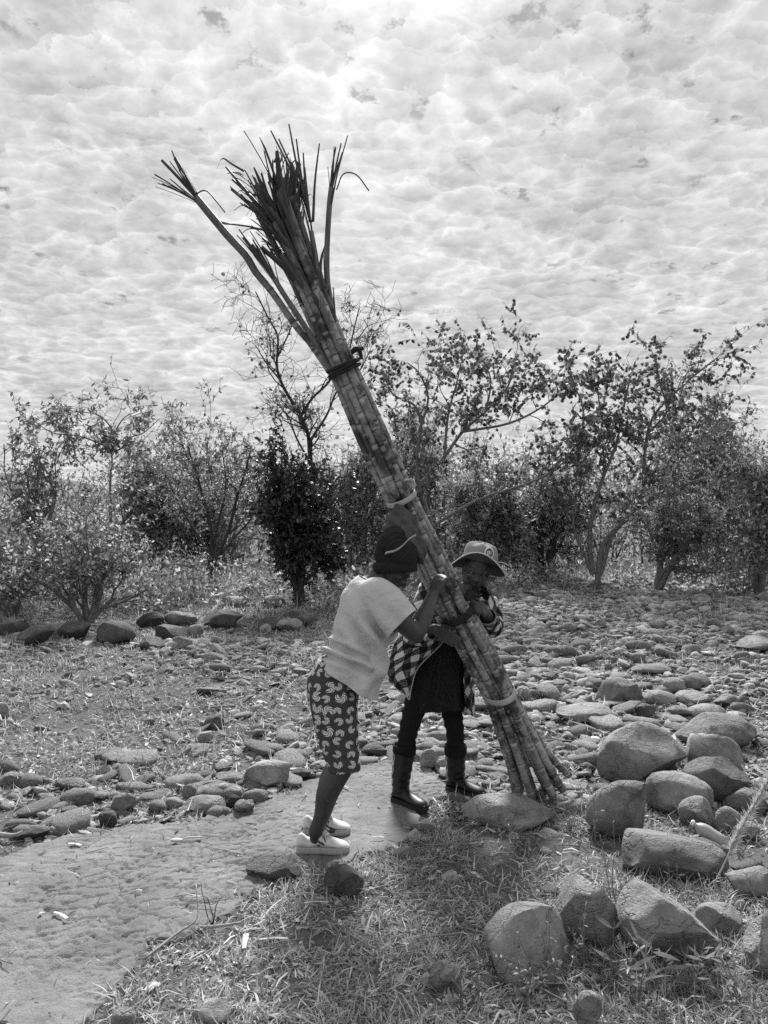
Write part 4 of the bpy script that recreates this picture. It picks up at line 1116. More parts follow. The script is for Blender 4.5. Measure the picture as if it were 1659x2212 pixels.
def ring_loft(rows, per=5, m=40, p=.85):
    """rows of (centre, U, V) -> smooth rings"""
    D = catmull(np.array([np.concatenate(r) for r in rows]), per)
    return np.array([ellipse(d[:3], d[3:6], d[6:9], m, p) for d in D])


YV = np.array([0, 1.0, 0])


def side_ring(b, f, Y, hw):
    """ring given by its back and front points seen from the side (person facing right)"""
    a = at(b[0], b[1], Y); c = at(f[0], f[1], Y); return ((a + c) / 2, YV * hw, (c - a) / 2)


def put_body(me, name, mat, parent, smooth=True):
    for p in me.polygons: p.use_smooth = True
    me.materials.clear(); return link(name, me, M[mat], parent)


def shoe(parent, name, heel, toe, z0, rows, mat, sole_mat, sole_h=.026, wide=1.0, toe_lift=0.0):
    """rows: (share of length, top, half width); returns the local frame"""
    heel = np.array([heel[0], heel[1], z0]); toe = np.array([toe[0], toe[1], z0]); L = np.linalg.norm(toe - heel); f = unit(toe - heel); s = np.cross(f, [0, 0, 1.0]); m = 28
    D = catmull(np.array(rows), 5); a = np.arange(m) * 2 * math.pi / m; rings = []; sol = []
    for q, h, w in D:
        w *= wide; c = heel + f * q * L; y = np.sign(np.cos(a)) * np.abs(np.cos(a)) ** .8; z = (np.sin(a) + 1) / 2; lift = toe_lift * max(0, q - .7) ** 2 * 10
        taper = np.where(z > .35, 1 - .42 * ((z - .35) / .65) ** 1.4, 1.0)
        rings.append(c + np.outer(y * taper * w, s) + np.outer(sole_h * .8 + z * max(h - sole_h * .8, .004) + lift, [0, 0, 1.0]))
        ws = w + .004
        sec = np.array([[ws * .95, 0], [ws, sole_h * .3], [ws, sole_h], [ws * .9, sole_h * 1.05], [-ws * .9, sole_h * 1.05], [-ws, sole_h], [-ws, sole_h * .3], [-ws * .95, 0]])
        sol.append(c + np.outer(sec[:, 0], s) + np.outer(sec[:, 1] + lift, [0, 0, 1.0]))
    A = Acc(); v, l, c = loft(np.array(rings)); A.add(v, loops=l, counts=c); root = A.build(name, M[mat], parent)
    A = Acc(); v, l, c = loft(np.array(sol)); A.add(v, loops=l, counts=c); so_ = A.build('sole', M[sole_mat], root, smooth=False)
    return root, heel, f, s, L


# ------------------------------------------------------------------ the person in the pale shirt, pushing with head and hands
def build_pusher():
    base = ground(700, 1835)
    t = thing('person', 'person in a light T-shirt and pinwheel-print shorts pushing the cane bundle with head and hands', 'person', base)
    Yc = 3.86
    bl = Blob()
    # trunk
    bl.rings(ring_loft([side_ring((682, 1478), (758, 1488), Yc, .135), side_ring((688, 1450), (762, 1464), Yc, .130), side_ring((712, 1400), (792, 1428), Yc, .135), side_ring((738, 1345), (818, 1370), Yc, .145),
                        side_ring((752, 1300), (836, 1330), Yc, .165), side_ring((772, 1268), (838, 1296), Yc, .12), side_ring((786, 1254), (830, 1272), Yc, .07)]))
    bl.chain([at(800, 1275, Yc), at(822, 1250, Yc), at(842, 1232, Yc)], [.062, .056, .056])
    ax, HP = head(bl, at(850, 1221, Yc), (.67, -.05, -.74), (.74, 0, .67), 1.0)
    # near arm
    W1 = at(934, 1288, 3.85)
    bl.chain([at(822, 1296, 3.72), at(860, 1335, 3.68), at(898, 1372, 3.70)], [.060, .052, .042])
    bl.chain([at(898, 1372, 3.70), at(917, 1332, 3.76), W1], [.042, .042, .030])
    hand(bl, W1, at(957, 1236, 3.90) - W1, (.55, .80, -.1), (-.80, 0, -.3), (.30, .75, .55), 1.0)
    # far arm
    W2 = at(936, 1292, 4.12)
    bl.chain([at(832, 1290, 4.02), at(865, 1325, 4.08), at(896, 1352, 4.10)], [.056, .048, .040])
    bl.chain([at(896, 1352, 4.10), at(914, 1325, 4.11), W2], [.040, .038, .028])
    hand(bl, W2, at(950, 1246, 4.17) - W2, (.85, -.35, 0), (-.2, -.9, 0), (.35, .6, .5), 1.0)
    # legs
    for dY, (hx, hy), (kx, ky), (axx, ay) in ((-.08, (722, 1480), (741, 1652), (681, 1797)), (.12, (724, 1480), (737, 1642), (692, 1768))):
        h = at(hx, hy, Yc + dY); k = at(kx, ky, Yc + dY - .02); a = at(axx, ay, Yc + dY - .03)
        bl.chain([h, (h * .5 + k * .5) + np.array([.0, 0, 0]), k], [.082, .074, .060]); m1 = k * .62 + a * .38 + np.array([-.018, 0, 0])
        bl.chain([k, m1, k * .25 + a * .75, a], [.058, .057, .040, .034])
        bl.chain([a, a + np.array([.004, 0, -.045]), a + np.array([.07, 0, -.062])], [.032, .022, .012])
    put_body(bl.fuse(.0068, 3), 'body', 'skin', t)
    # T-shirt
    bl = Blob()
    bl.rings(ring_loft([side_ring((676, 1462), (822, 1556), Yc, .205), side_ring((692, 1428), (822, 1508), Yc, .20), side_ring((706, 1398), (826, 1462), Yc, .192), side_ring((720, 1366), (834, 1420), Yc, .185), side_ring((733, 1315), (845, 1366), Yc, .19),
                        side_ring((746, 1278), (850, 1325), Yc, .185), side_ring((764, 1256), (846, 1292), Yc, .14), side_ring((780, 1246), (838, 1272), Yc, .085), side_ring((800, 1232), (846, 1256), Yc, .06)], m=56))
    s1 = (at(812, 1290, 3.74), at(842, 1316, 3.70), at(884, 1358, 3.67)); bl.chain(s1, [.088, .082, .074])
    s2 = (at(824, 1288, 4.02), at(850, 1312, 4.07), at(888, 1346, 4.10)); bl.chain(s2, [.080, .076, .070])
    me = bl.fuse(.0085, 5); v = co_of(me); n = no_of(me)
    px, py = project(v)
    # folds: gathered above the hem at the back, pulled from the armpit, slack in front
    w = np.exp(-((py - (1402 + .42 * (px - 715))) / 26.0) ** 2)
    d = .013 * w * np.sin((py - .42 * px) / 4.6 + 1.6 * fbm(v * 6, 2, 7)) * (px < 800)
    d += .012 * np.sin(((px - 838) * .83 + (py - 1372) * -.55) / 7.0 + fbm(v * 5, 2, 8) * 2) * np.exp(-(np.hypot(px - 800, py - 1385) / 60.0) ** 2)
    d += .009 * np.sin(px / 13.0 + py / 22.0 + 2.5 * fbm(v * 4, 2, 21)) * np.clip((py - 1400) / 80, 0, 1) + .006 * fbm(v * np.array([10, 10, 5]), 3, 9) + .013 * fbm(v * np.array([4, 4, 2.5]), 2, 12)
    d += .0055 * np.sin(((px - 800) * .92 + (py - 1290) * -.38) / 8.5 + 2.0 * fbm(v * 5, 2, 23)) * np.clip((py - 1310) / 60, 0, 1) * np.clip((px - 770) / 30, 0, 1)
    set_co(me, v + n * (2.0 * d)[:, None])
    h0, h1 = at(694, 1428, Yc), at(820, 1509, Yc); hd = h1 - h0; cut(me, h0, (hd[2], 0, -hd[0]))
    cut(me, at(783, 1247, Yc), (.44, 0, .90), at(815, 1255, Yc), .125)
    for s in (s1, s2):
        ax_ = unit(s[2] - s[1]); e = s[1] * .28 + s[2] * .72; cut(me, e, ax_, e, .12)
    o = put_body(me, 't_shirt', 'shirt', t); o['label'] = 'plain light grey T-shirt hanging loose at the front'; shell(o, .004)
    # collar band
    A = Acc(); c0 = at(812, 1259, Yc); ud = unit(at(838, 1272, Yc) - at(782, 1248, Yc)); P = ellipse(c0, ud * .066, YV * .074, 36); P = np.vstack([P, P[:2]])
    v_, l, c = tube(P, .0065, 6, False); A.add(v_, loops=l, counts=c); A.build('collar', M['shirt'], o)
    # shorts
    bl = Blob()
    bl.rings(ring_loft([side_ring((690, 1418), (776, 1440), Yc, .15), side_ring((668, 1455), (778, 1472), Yc, .165), side_ring((664, 1478), (776, 1500), Yc, .17), side_ring((668, 1515), (772, 1525), Yc, .165)]))
    for dY, o_ in ((-.082, 0), (.10, 2)):
        bl.rings(ring_loft([side_ring((667 + o_, 1500), (772, 1500), Yc + dY, .092), side_ring((676 + o_, 1555), (773, 1555), Yc + dY, .092), side_ring((690 + o_, 1605), (775, 1605), Yc + dY, .090), side_ring((702, 1640), (777, 1642), Yc + dY, .088), side_ring((708, 1668), (779, 1668), Yc + dY, .088)]))
    me = bl.fuse(.0085, 5); v = co_of(me); n = no_of(me)
    d = .004 * fbm(v * np.array([9, 9, 5]), 3, 19) + .0035 * np.sin(v[:, 2] * 90 + 6 * fbm(v * 3, 2, 5)) * np.exp(-((v[:, 2] - at(0, 1625, Yc)[2]) / .06) ** 2)
    v = v + n * d[:, None]; set_co(me, v)
    cut(me, at(715, 1650, Yc), (0, 0, -1))
    v = co_of(me); cx = at(722, 1550, Yc)[0]
    th = np.arctan2(v[:, 0] - cx, -(v[:, 1] - Yc)); set_attr(me, 'pat', np.column_stack([th * .15 + .02 * np.sin(v[:, 2] * 3), v[:, 2], v[:, 2] * 0]))
    o = put_body(me, 'shorts', 'shorts', t); o['label'] = 'dark knee-length shorts printed with white pinwheels'; shell(o, .004)
    # beanie
    bl = Blob(); c = at(850, 1221, Yc); f, u = ax[1], ax[2]
    bl.ell(c + u * .035 - f * .022, .094, .112, .098, ax)
    bl.ell(at(850, 1186, Yc), .082, .098, .100)
    bl.ell(at(868, 1196, Yc), .085, .098, .085)
    bl.ell(at(852, 1158, Yc), .056, .075, .045)
    me = bl.fuse(.007, 8); v = co_of(me); n = no_of(me)
    q = v - c; pu, pf, pr = q @ u, q @ f, q @ ax[0]
    th = np.arctan2(pr, pf)
    set_co(me, v + n * (.0040 * np.sin(th * 34) + .012 * fbm(v * 14, 3, 33))[:, None])
    cut(me, at(852, 1236, Yc), (.06, 0, -1)); o = put_body(me, 'beanie', 'beanie', t); o['label'] = 'dark ribbed knit beanie'; shell(o, .006)
    # turned-up ribbed cuff
    m_ = 176; a = np.arange(m_) * 2 * math.pi / m_; nn = unit(np.array([-.06, 0, 1])); fu = unit(np.array([1, 0, .06])); rr = np.cross(fu, nn); rows = []
    for k, (h, rad) in enumerate([(-.034, .094), (-.032, .103), (-.012, .106), (.012, .104), (.024, .097), (.020, .090)]):
        rib = 1 + .030 * np.cos(a * 36) + .015 * np.sin(a * 3); cc = at(853, 1222, Yc) + nn * h
        rows.append(cc + np.outer(np.cos(a) * rib * (rad + .004), fu) + np.outer(np.sin(a) * rib * (rad - .012), rr))
    G = np.array(rows); v_, l, cn = loft(G); A = Acc(); A.add(v_, loops=l[:len(l) - 2 * m_], counts=cn[:-2]); A.build('cuff', M['beanie'], o)
    # sneakers
    rows = [(0, .052, .012), (.03, .078, .028), (.10, .086, .033), (.22, .066, .034), (.33, .072, .034), (.42, .098, .034), (.50, .092, .036), (.62, .072, .041), (.78, .056, .043), (.90, .046, .036), (.97, .036, .022), (1, .026, .006)]
    for hx, hy, tx, ty, lab in ((641, 1843, 755, 1843, 'near'), (655, 1803, 757, 1803, 'far')):
        g = ground(tx, ty); zz = float(gz((at(hx, hy, g[1]))[0], g[1])) + .013; hp = at(hx, hy, g[1])
        s, heel, f_, s_, L = shoe(t, 'sneaker', hp, np.array([g[0], g[1], 0]), zz, rows, 'sneaker', 'sole', .027)
        up = np.array([0, 0, 1.0])
        # tongue
        T = np.array([[heel + f_ * L * q + s_ * w * e + up * (h + .004 * (1 - e * e)) for e in (-1, -.5, 0, .5, 1)] for q, h, w in ((.40, .118, .022), (.44, .106, .023), (.52, .094, .022), (.62, .079, .020))])
        v_, l, c = sheet(T); A = Acc(); A.add(v_, loops=l, counts=c); shell(A.build('tongue', M['sneaker'], s), .006)
        for k in range(5):
            q = .45 + .042 * k; h = .100 - .0075 * k
            P = np.array([heel + f_ * L * (q + (.012 if e > 0 else -.004)) + s_ * e * .026 + up * (h - .016 * e * e + .004) for e in np.linspace(-1, 1, 7)])
            v_, l, c = tube(P, .0034, 6); A = Acc(); A.add(v_, loops=l, counts=c); A.build('lace', M['lace'], s)
        for e in (-1, 1):       # bow loops
            P = catmull([heel + f_ * L * .47 + up * .104, heel + f_ * L * .53 + s_ * .018 * e + up * .106, heel + f_ * L * .60 + s_ * .030 * e + up * .092, heel + f_ * L * .54 + s_ * .034 * e + up * .088], 5)
            v_, l, c = tube(P, .003, 6); A = Acc(); A.add(v_, loops=l, counts=c); A.build('lace', M['lace'], s)
        # printed marks on the outer side: two slanting bars and a row of eyelets
        near = s_ * (1 if s_[1] < 0 else -1)
        def on_side(q, h):
            D = np.array(rows); w = np.interp(q, D[:, 0], D[:, 2]); tp = np.interp(q, D[:, 0], D[:, 1]); z = (h - .021) / max(tp - .021, .01); tap = 1 - .42 * max(0, (z - .35) / .65) ** 1.4
            return heel + f_ * L * q + near * (w * tap + .0018) + up * h
        for (q0, h0_), (q1, h1_), wd in (((.395, .062), (.53, .045), .011), ((.44, .095), (.47, .086), .012), ((.49, .088), (.56, .060), .010)):
            a_ = np.array([[on_side(q0 + (q1 - q0) * e, h0_ + (h1_ - h0_) * e + dd * wd * .5) for e in np.linspace(0, 1, 5)] for dd in (-1, 1)])
            v_, l, c = sheet(a_); A = Acc(); A.add(v_, loops=l, counts=c); shell(A.build('printed_mark', M['print_dark'], s), .0012)


# ------------------------------------------------------------------ the person in the bucket hat, steadying from behind
def build_helper():
    base = ground(930, 1726)
    t = thing('person', 'person in a bucket hat, checked shirt, black dress and boots steadying the bundle from behind', 'person', base)
    X = np.array([1.0, 0, 0])
    bl = Blob()
    bl.rings(ring_loft([(at(940, 1480, 4.54), X * .15, YV * .105), (at(942, 1440, 4.54), X * .15, YV * .11), (at(958, 1390, 4.53), X * .12, YV * .095), (at(978, 1335, 4.51), X * .145, YV * .105), (at(996, 1300, 4.50), X * .16, YV * .09), (at(1008, 1284, 4.49), X * .07, YV * .06)]))
    bl.chain([at(1006, 1296, 4.50), at(1016, 1270, 4.47), at(1026, 1250, 4.46)], [.058, .050, .050])
    HC = at(1030, 1229, 4.45)
    ax, HP = head(bl, HC, (-.06, -.93, -.36), (.16, -.33, .93), .98)
    # right arm (left in the picture): hand flat against the canes
    W1 = at(938, 1358, 4.19)
    bl.chain([at(928, 1292, 4.43), at(906, 1335, 4.36), at(896, 1378, 4.27)], [.050, .046, .040]); bl.chain([at(896, 1378, 4.27), at(917, 1368, 4.22), W1], [.039, .036, .027])
    hand(bl, W1, at(976, 1382, 4.13) - W1, (.35, .85, -.30), (.35, -.1, .9), (.10, .22, .18), 1.02)
    # left arm: hand round the far side of the bundle
    W2 = at(1050, 1324, 4.27)
    bl.chain([at(1046, 1300, 4.55), at(1062, 1345, 4.50), at(1060, 1352, 4.42)], [.050, .045, .040]); bl.chain([at(1060, 1352, 4.42), at(1056, 1338, 4.34), W2], [.039, .035, .027])
    hand(bl, W2, at(1030, 1305, 4.12) - W2, (-.8, .45, -.2), (-.2, -.1, .9), (.75, .75, .45), 1.0)
    put_body(bl.fuse(.0068, 3), 'body', 'skin', t)
    for k in (-1, 1):
        v_, f_ = ico(2); A = Acc(); A.add(HP(.030 * k, .072, .003) + v_ * .0095, faces=f_); A.build('eye', M['eye'], t)
        A = Acc(); A.add(HP(.030 * k, .0815, .002) + v_ * .0050, faces=f_); A.build('pupil', M['dark_sole'], t)
    # dress
    bl = Blob()
    bl.rings(ring_loft([(at(1004, 1290, 4.50), X * .12, YV * .085), (at(990, 1315, 4.50), X * .16, YV * .115), (at(970, 1375, 4.52), X * .142, YV * .118), (at(954, 1430, 4.53), X * .152, YV * .128), (at(944, 1480, 4.53), X * .165, YV * .14), (at(940, 1528, 4.53), X * .170, YV * .145), (at(938, 1556, 4.53), X * .170, YV * .145)]))
    me = bl.fuse(.009, 4); v = co_of(me); n = no_of(me); px, py = project(v)
    a = np.arctan2(v[:, 0] - at(942, 1500, 4.53)[0], v[:, 1] - 4.53)
    d = .012 * np.sin(a * 9 + 2 * fbm(v * 3, 2, 3)) * np.clip((py - 1400) / 130, 0, 1) + .004 * fbm(v * 20, 3, 6)
    set_co(me, v + n * d[:, None]); cut(me, at(940, 1527, 4.53), (.05, 0, -1)); cut(me, at(1002, 1290, 4.5), (.25, -.1, 1))
    o = put_body(me, 'dress', 'knit', t); o['label'] = 'short black lace-knit dress'; shell(o, .004)
    # legs in black leggings
    bl = Blob()
    for pts, rad in (([(914, 1450, 4.49), (897, 1525, 4.46), (882, 1580, 4.43), (876, 1622, 4.43), (868, 1690, 4.44)], [.085, .066, .054, .052, .040]),
                     ([(966, 1450, 4.57), (974, 1525, 4.57), (983, 1580, 4.57), (984, 1622, 4.58), (985, 1690, 4.60)], [.085, .066, .054, .052, .040])):
        bl.chain([at(*p) for p in pts], rad)
    me = bl.fuse(.008, 3); v = co_of(me); n = no_of(me); set_co(me, v + n * (.003 * np.sin(v[:, 2] * 110 + 3 * fbm(v * 5, 2, 4)))[:, None]); put_body(me, 'leggings', 'legging', t)
    # boots
    rows = [(0, .050, .022), (.05, .085, .034), (.15, .105, .038), (.30, .108, .038), (.42, .092, .038), (.55, .076, .042), (.72, .064, .045), (.88, .054, .038), (.96, .044, .024), (1, .034, .008)]
    for heel, toe, top, mid, ank in (((846, 1716), (902, 1734), (874, 1612, 4.43), (870, 1650, 4.43), (866, 1690, 4.44)), ((968, 1700), (1030, 1717), (984, 1612, 4.58), (984, 1650, 4.59), (984, 1684, 4.60))):
        g0 = ground(*heel); g1 = ground(*toe); dv = unit(g1 - g0); g0 = g1 - dv * .25
        c_ank = at(*ank); L0 = .25
        g0 = np.array([c_ank[0], c_ank[1], 0]) - dv * .055; g1 = g0 + dv * L0
        zz = max(float(gz(g0[0], g0[1])), float(gz(g1[0], g1[1]))) + .006
        s, hl, f_, s_, L = shoe(t, 'boot', g0, g1, zz, rows, 'boot', 'dark_sole', .030, 1.04)
        # shaft with sagging folds
        C = catmull([at(*top), at(*mid), c_ank + np.array([0, 0, .02]), np.array([c_ank[0], c_ank[1], zz + .07])], 8); k = np.linspace(0, 1, len(C))
        rad = np.interp(k, [0, .12, .22, .6, .8, 1], [.060, .064, .058, .055, .050, .048]) * (1 + .035 * np.sin(k * 34))
        v_, l, c = tube(C, rad, 28, cap=False); A = Acc(); A.add(v_, loops=l, counts=c); sh = A.build('shaft', M['boot'], s); shell(sh, .004)
        v_, l, c = tube(np.vstack([C[0] + [0, 0, .012], C[0] - [0, 0, .006], C[2] - [0, 0, .012], C[3]]), [.0635, .0675, .0665, .060], 28, False); A = Acc(); A.add(v_, loops=l, counts=c); shell(A.build('cuff', M['legging'], s), .005)
        # zip on the outer left side with its ring pull
        dirv = unit(np.array([-.88, -.47, 0])); Z = np.array([C[j] + dirv * (rad[j] + .003) for j in range(3, len(C) - 3)]); Z = Z + np.outer(np.sin(np.arange(len(Z)) * 1.1), [.004, 0, 0])
        v_, l, c = tube(Z, .0022, 5); A = Acc(); A.add(v_, loops=l, counts=c); A.build('zip', M['metal'], s)
        rc = Z[3] + dirv * .004; P = np.array([rc + np.array([math.cos(q) * .007, 0, -.010 + math.sin(q) * .010]) for q in np.linspace(0, 2 * math.pi, 14)]); v_, l, c = tube(P, .0016, 5, False); A = Acc(); A.add(v_, loops=l, counts=c); A.build('zip_pull', M['metal'], s)
        # welt line above the sole
        W = np.array([hl + f_ * L * q + s_ * e * (np.interp(q, [r_[0] for r_ in rows], [r_[2] for r_ in rows]) * 1.04 + .003) + np.array([0, 0, .034]) for e, qs in ((1, np.linspace(.02, .99, 14)), (-1, np.linspace(.99, .02, 14))) for q in qs])
        v_, l, c = tube(W, .0022, 5); A = Acc(); A.add(v_, loops=l, counts=c); A.build('welt', M['boot'], s)
    # checked shirt, open at the front
    rowsC = [
        [(990, 1288, 4.38), (955, 1270, 4.37), (908, 1262, 4.44), (945, 1254, 4.66), (1035, 1270, 4.70), (1066, 1290, 4.60), (1050, 1288, 4.45), (1036, 1292, 4.40)],
        [(984, 1318, 4.35), (940, 1312, 4.30), (892, 1306, 4.42), (935, 1306, 4.68), (1030, 1312, 4.73), (1068, 1318, 4.62), (1055, 1320, 4.45), (1040, 1322, 4.39)],
        [(970, 1362, 4.33), (915, 1362, 4.27), (868, 1358, 4.42), (905, 1362, 4.70), (1005, 1362, 4.75), (1048, 1362, 4.62), (1034, 1366, 4.46), (1016, 1368, 4.39)],
        [(950, 1394, 4.33), (895, 1400, 4.27), (848, 1402, 4.42), (888, 1402, 4.72), (988, 1402, 4.77), (1030, 1405, 4.62), (1018, 1408, 4.47), (1002, 1410, 4.39)],
        [(905, 1442, 4.30), (868, 1448, 4.27), (836, 1444, 4.42), (876, 1452, 4.74), (980, 1458, 4.78), (1024, 1464, 4.62), (1016, 1466, 4.48), (1004, 1466, 4.40)],
        [(892, 1480, 4.29), (866, 1476, 4.27), (838, 1462, 4.42), (880, 1482, 4.75), (980, 1500, 4.78), (1022, 1508, 4.62), (1018, 1510, 4.48), (1008, 1510, 4.40)],
        [(886, 1511, 4.28), (868, 1497, 4.27), (844, 1474, 4.42), (886, 1502, 4.75), (982, 1532, 4.78), (1022, 1542, 4.62), (1020, 1545, 4.48), (1014, 1546, 4.41)]]
    K = np.array([[at(*p) for p in r_] for r_ in rowsC])
    G = np.array([catmull(r_, 8) for r_ in K]); G = np.array([catmull(G[:, j], 8) for j in range(G.shape[1])]).transpose(1, 0, 2)
    n0, m0 = G.shape[:2]
    du = np.concatenate([np.zeros((n0, 1)), np.cumsum(np.linalg.norm(np.diff(G, axis=1), axis=2), 1)], 1); dv_ = np.concatenate([np.zeros((1, m0)), np.cumsum(np.linalg.norm(np.diff(G, axis=0), axis=2), 0)], 0)
    G = G + np.stack([.006 * np.sin(du * 60 + dv_ * 8), .012 * np.sin(du * 45 + dv_ * 6), 0 * du], -1)
    pa = np.stack([(du + dv_) * .7071, (du - dv_) * .7071, 0 * du], -1)
    v_, l, c = sheet(G); me = raw_mesh('shirt', v_, l, c, True, {'pat': pa.reshape(-1, 3)}); o = link('checked_shirt', me, M['plaid'], t); o['label'] = 'open shirt in bold black, grey and white checks'; shell(o, .003)
    # hem and front edge binding
    for P in (G[:, 0], G[-1, :24]):
        v_, l, c = tube(P, .0042, 5); A = Acc(); A.add(v_, loops=l, counts=c); A.build('edge_binding', M['strip'], o)
    # sleeves
    for pts, rad in (([(928, 1288, 4.44), (904, 1332, 4.36), (893, 1376, 4.27), (908, 1372, 4.235), (928, 1363, 4.20)], [.074, .066, .058, .052, .046]), ([(1048, 1300, 4.56), (1064, 1342, 4.50), (1063, 1356, 4.43), (1058, 1344, 4.36), (1053, 1332, 4.31)], [.072, .062, .056, .050, .045])):
        C = catmull([at(*p) for p in pts], 8); k = np.linspace(0, 1, len(C)); rad = np.interp(k, np.linspace(0, 1, len(rad)), rad) * (1 + .05 * np.sin(k * 40))
        v_, l, c = tube(C, rad, 24, False); ln = np.repeat(k * .5, 24); an = np.tile(np.arange(24) / 24 * .34, len(C))
        A = Acc(); A.add(v_, loops=l, counts=c, pat=np.column_stack([(ln + an) * .7071, (ln - an) * .7071, ln * 0])); sl_ = A.build('sleeve', M['plaid'], o); shell(sl_, .003)
        v_, l, c = tube(C[-3:], rad[-1] + .004, 24, False); A = Acc(); A.add(v_, loops=l, counts=c); shell(A.build('cuff', M['hat'], sl_), .004)
    # collar
    A = Acc(); P = catmull([at(996, 1284, 4.37), at(986, 1266, 4.46), at(1010, 1256, 4.57), at(1045, 1266, 4.52), at(1060, 1278, 4.44), at(1054, 1300, 4.38)], 6)
    Gc = np.array([P, P + (P - P.mean(0)) * .16 + [0, 0, -.030], P + (P - P.mean(0)) * .30 + [0, 0, -.055]]); q = np.linspace(0, .4, len(P))
    v_, l, c = sheet(Gc); A.add(v_, loops=l, counts=c, pat=np.column_stack([np.tile(q, 3), np.repeat([0, .03, .06], len(P)), np.zeros(3 * len(P))])); shell(A.build('collar', M['plaid'], o), .004)
    # bucket hat
    u = unit([.20, -.06, .98]); f = unit(np.array([-.1, -1, -.1]) - u * np.dot([-.1, -1, -.1], u)); r = np.cross(f, u); hc = at(1037, 1206, 4.455)
    m = 72; a = np.arange(m) * 2 * math.pi / m
    def hat_pt(ang, rad, h): return hc + f * (math.cos(ang) * rad * 1.08) + r * (math.sin(ang) * rad * .98) + u * h
    prof = [(.103, -.006), (.101, .020), (.097, .048), (.090, .066), (.076, .080), (.050, .088), (.022, .091), (.002, .092)]
    rings = np.array([[hat_pt(x, rad * (1 + .02 * math.sin(3 * x + h * 40)), h + .004 * math.sin(5 * x + 1)) for x in a] for rad, h in prof])
    v_, l, c = loft(rings); A = Acc(); A.add(v_, loops=l[:len(l) - 2 * m], counts=c[:-2]); crown = A.build('bucket_hat', M['hat'], t); crown['label'] = 'light bucket hat with a round emblem on the crown'
    def brim_pt(x, k, off=0.0):
        rad = .101 + .062 * k; droop = -.020 * k + .062 * k * math.cos(x) - .050 * k * math.sin(x) ** 2 + .008 * k * math.sin(3 * x + .8)
        return hat_pt(x, rad, -.006 + droop + off)
    for off, nm, mt in ((.0, 'brim', 'hat'), (-.0035, 'brim_lining', 'hat_under')):
        rings = np.array([[brim_pt(x, k, off) for x in a] for k in np.linspace(0, 1, 8)]); v_, l, c = loft(rings); A = Acc(); A.add(v_, loops=l[:len(l) - 2 * m], counts=c[:-2]); A.build(nm, M[mt], crown)
    P = np.array([brim_pt(x, 1.0, -.0015) for x in np.append(a, a[0])]); v_, l, c = tube(P, .0034, 6, False); A = Acc(); A.add(v_, loops=l, counts=c); A.build('brim_edge', M['print_white'], crown)
    A = Acc(); P = np.array([hat_pt(x, .1045, -.004) for x in np.append(a, a[0])]); v_, l, c = tube(P, .003, 6, False); A.add(v_, loops=l, counts=c); A.build('hat_band', M['hat'], crown)
    # emblem on the crown: ring with two letter shapes
    e0 = -.42
    def emb(px_, py_):
        h = .045 + py_; rad = np.interp(h, [p_[1] for p_ in prof], [p_[0] for p_ in prof]); return hat_pt(e0 + px_ / .1, rad + .0035, h)
    def stroke(pts, w, mt, nm='emblem_stroke', cl=False):
        P = np.array([emb(*p_) for p_ in pts]); v_, l, c = tube(P, w, 6, not cl); A = Acc(); A.add(v_, loops=l, counts=c); A.build(nm, M[mt], crown)
    q = np.linspace(0, 2 * math.pi, 33); stroke([(.027 * math.cos(x), .029 * math.sin(x)) for x in q], .0042, 'print_white', 'emblem_ring', True)
    q = np.linspace(0, 2 * math.pi, 33); stroke([(.0205 * math.cos(x), .0225 * math.sin(x)) for x in q], .0026, 'print_dark', 'emblem_inner_ring', True)
    stroke([(-.013, -.008), (-.012, .012), (-.002, -.006), (.000, .013)], .0027, 'print_white', 'emblem_letter')
    stroke([(.008 + .0062 * math.cos(x), -.002 + .010 * math.sin(x)) for x in np.linspace(0, 2 * math.pi, 17)], .0025, 'print_white', 'emblem_letter', True)
    # chin cord trailing from the hat
    P = catmull([hat_pt(-1.35, .106, 0), hat_pt(-1.3, .14, .004), hat_pt(-1.2, .175, -.004)], 6); v_, l, c = tube(P, .002, 5); A = Acc(); A.add(v_, loops=l, counts=c); A.build('cord', M['strip'], crown)


build_pusher(); build_helper()
# ------------------------------------------------------------------ the bundle of sugar cane
AXIS = np.array([at(*p) for p in [(1168, 1710, 4.50), (1080, 1500, 4.36), (987, 1320, 4.21), (866, 1075, 4.04), (738, 785, 3.90), (662, 600, 3.82), (592, 430, 3.76), (548, 318, 3.72)]])
AX = catmull(AXIS, 20)
_ln = np.concatenate([[0], np.cumsum(np.linalg.norm(np.diff(AX, axis=0), axis=1))])
KEY = [_ln[20 * k] for k in range(8)]           # arc length at the control points


def axis_at(s):
    s = np.asarray(s, float); c = np.stack([np.interp(s, _ln, AX[:, k]) for k in range(3)], -1)
    d = np.stack([np.interp(s + .04, _ln, AX[:, k]) for k in range(3)], -1) - np.stack([np.interp(s - .04, _ln, AX[:, k]) for k in range(3)], -1)
    d /= np.linalg.norm(d, axis=-1)[..., None] + 1e-9
    n = np.cross(YV, d); n /= np.linalg.norm(n, axis=-1)[..., None]; b = np.cross(d, n)
    return c, d, n, b                             # n: to the right in the picture, b: depth


def bundle_r(s): return np.interp(s, [0, KEY[1], (KEY[1] + KEY[2]) / 2, KEY[2], (KEY[2] + KEY[3]) / 2, KEY[3], (KEY[3] + KEY[4]) / 2, KEY[4], KEY[5], KEY[6], KEY[7]], [.122, .080, .088, .084, .082, .074, .078, .070, .082, .120, .145])


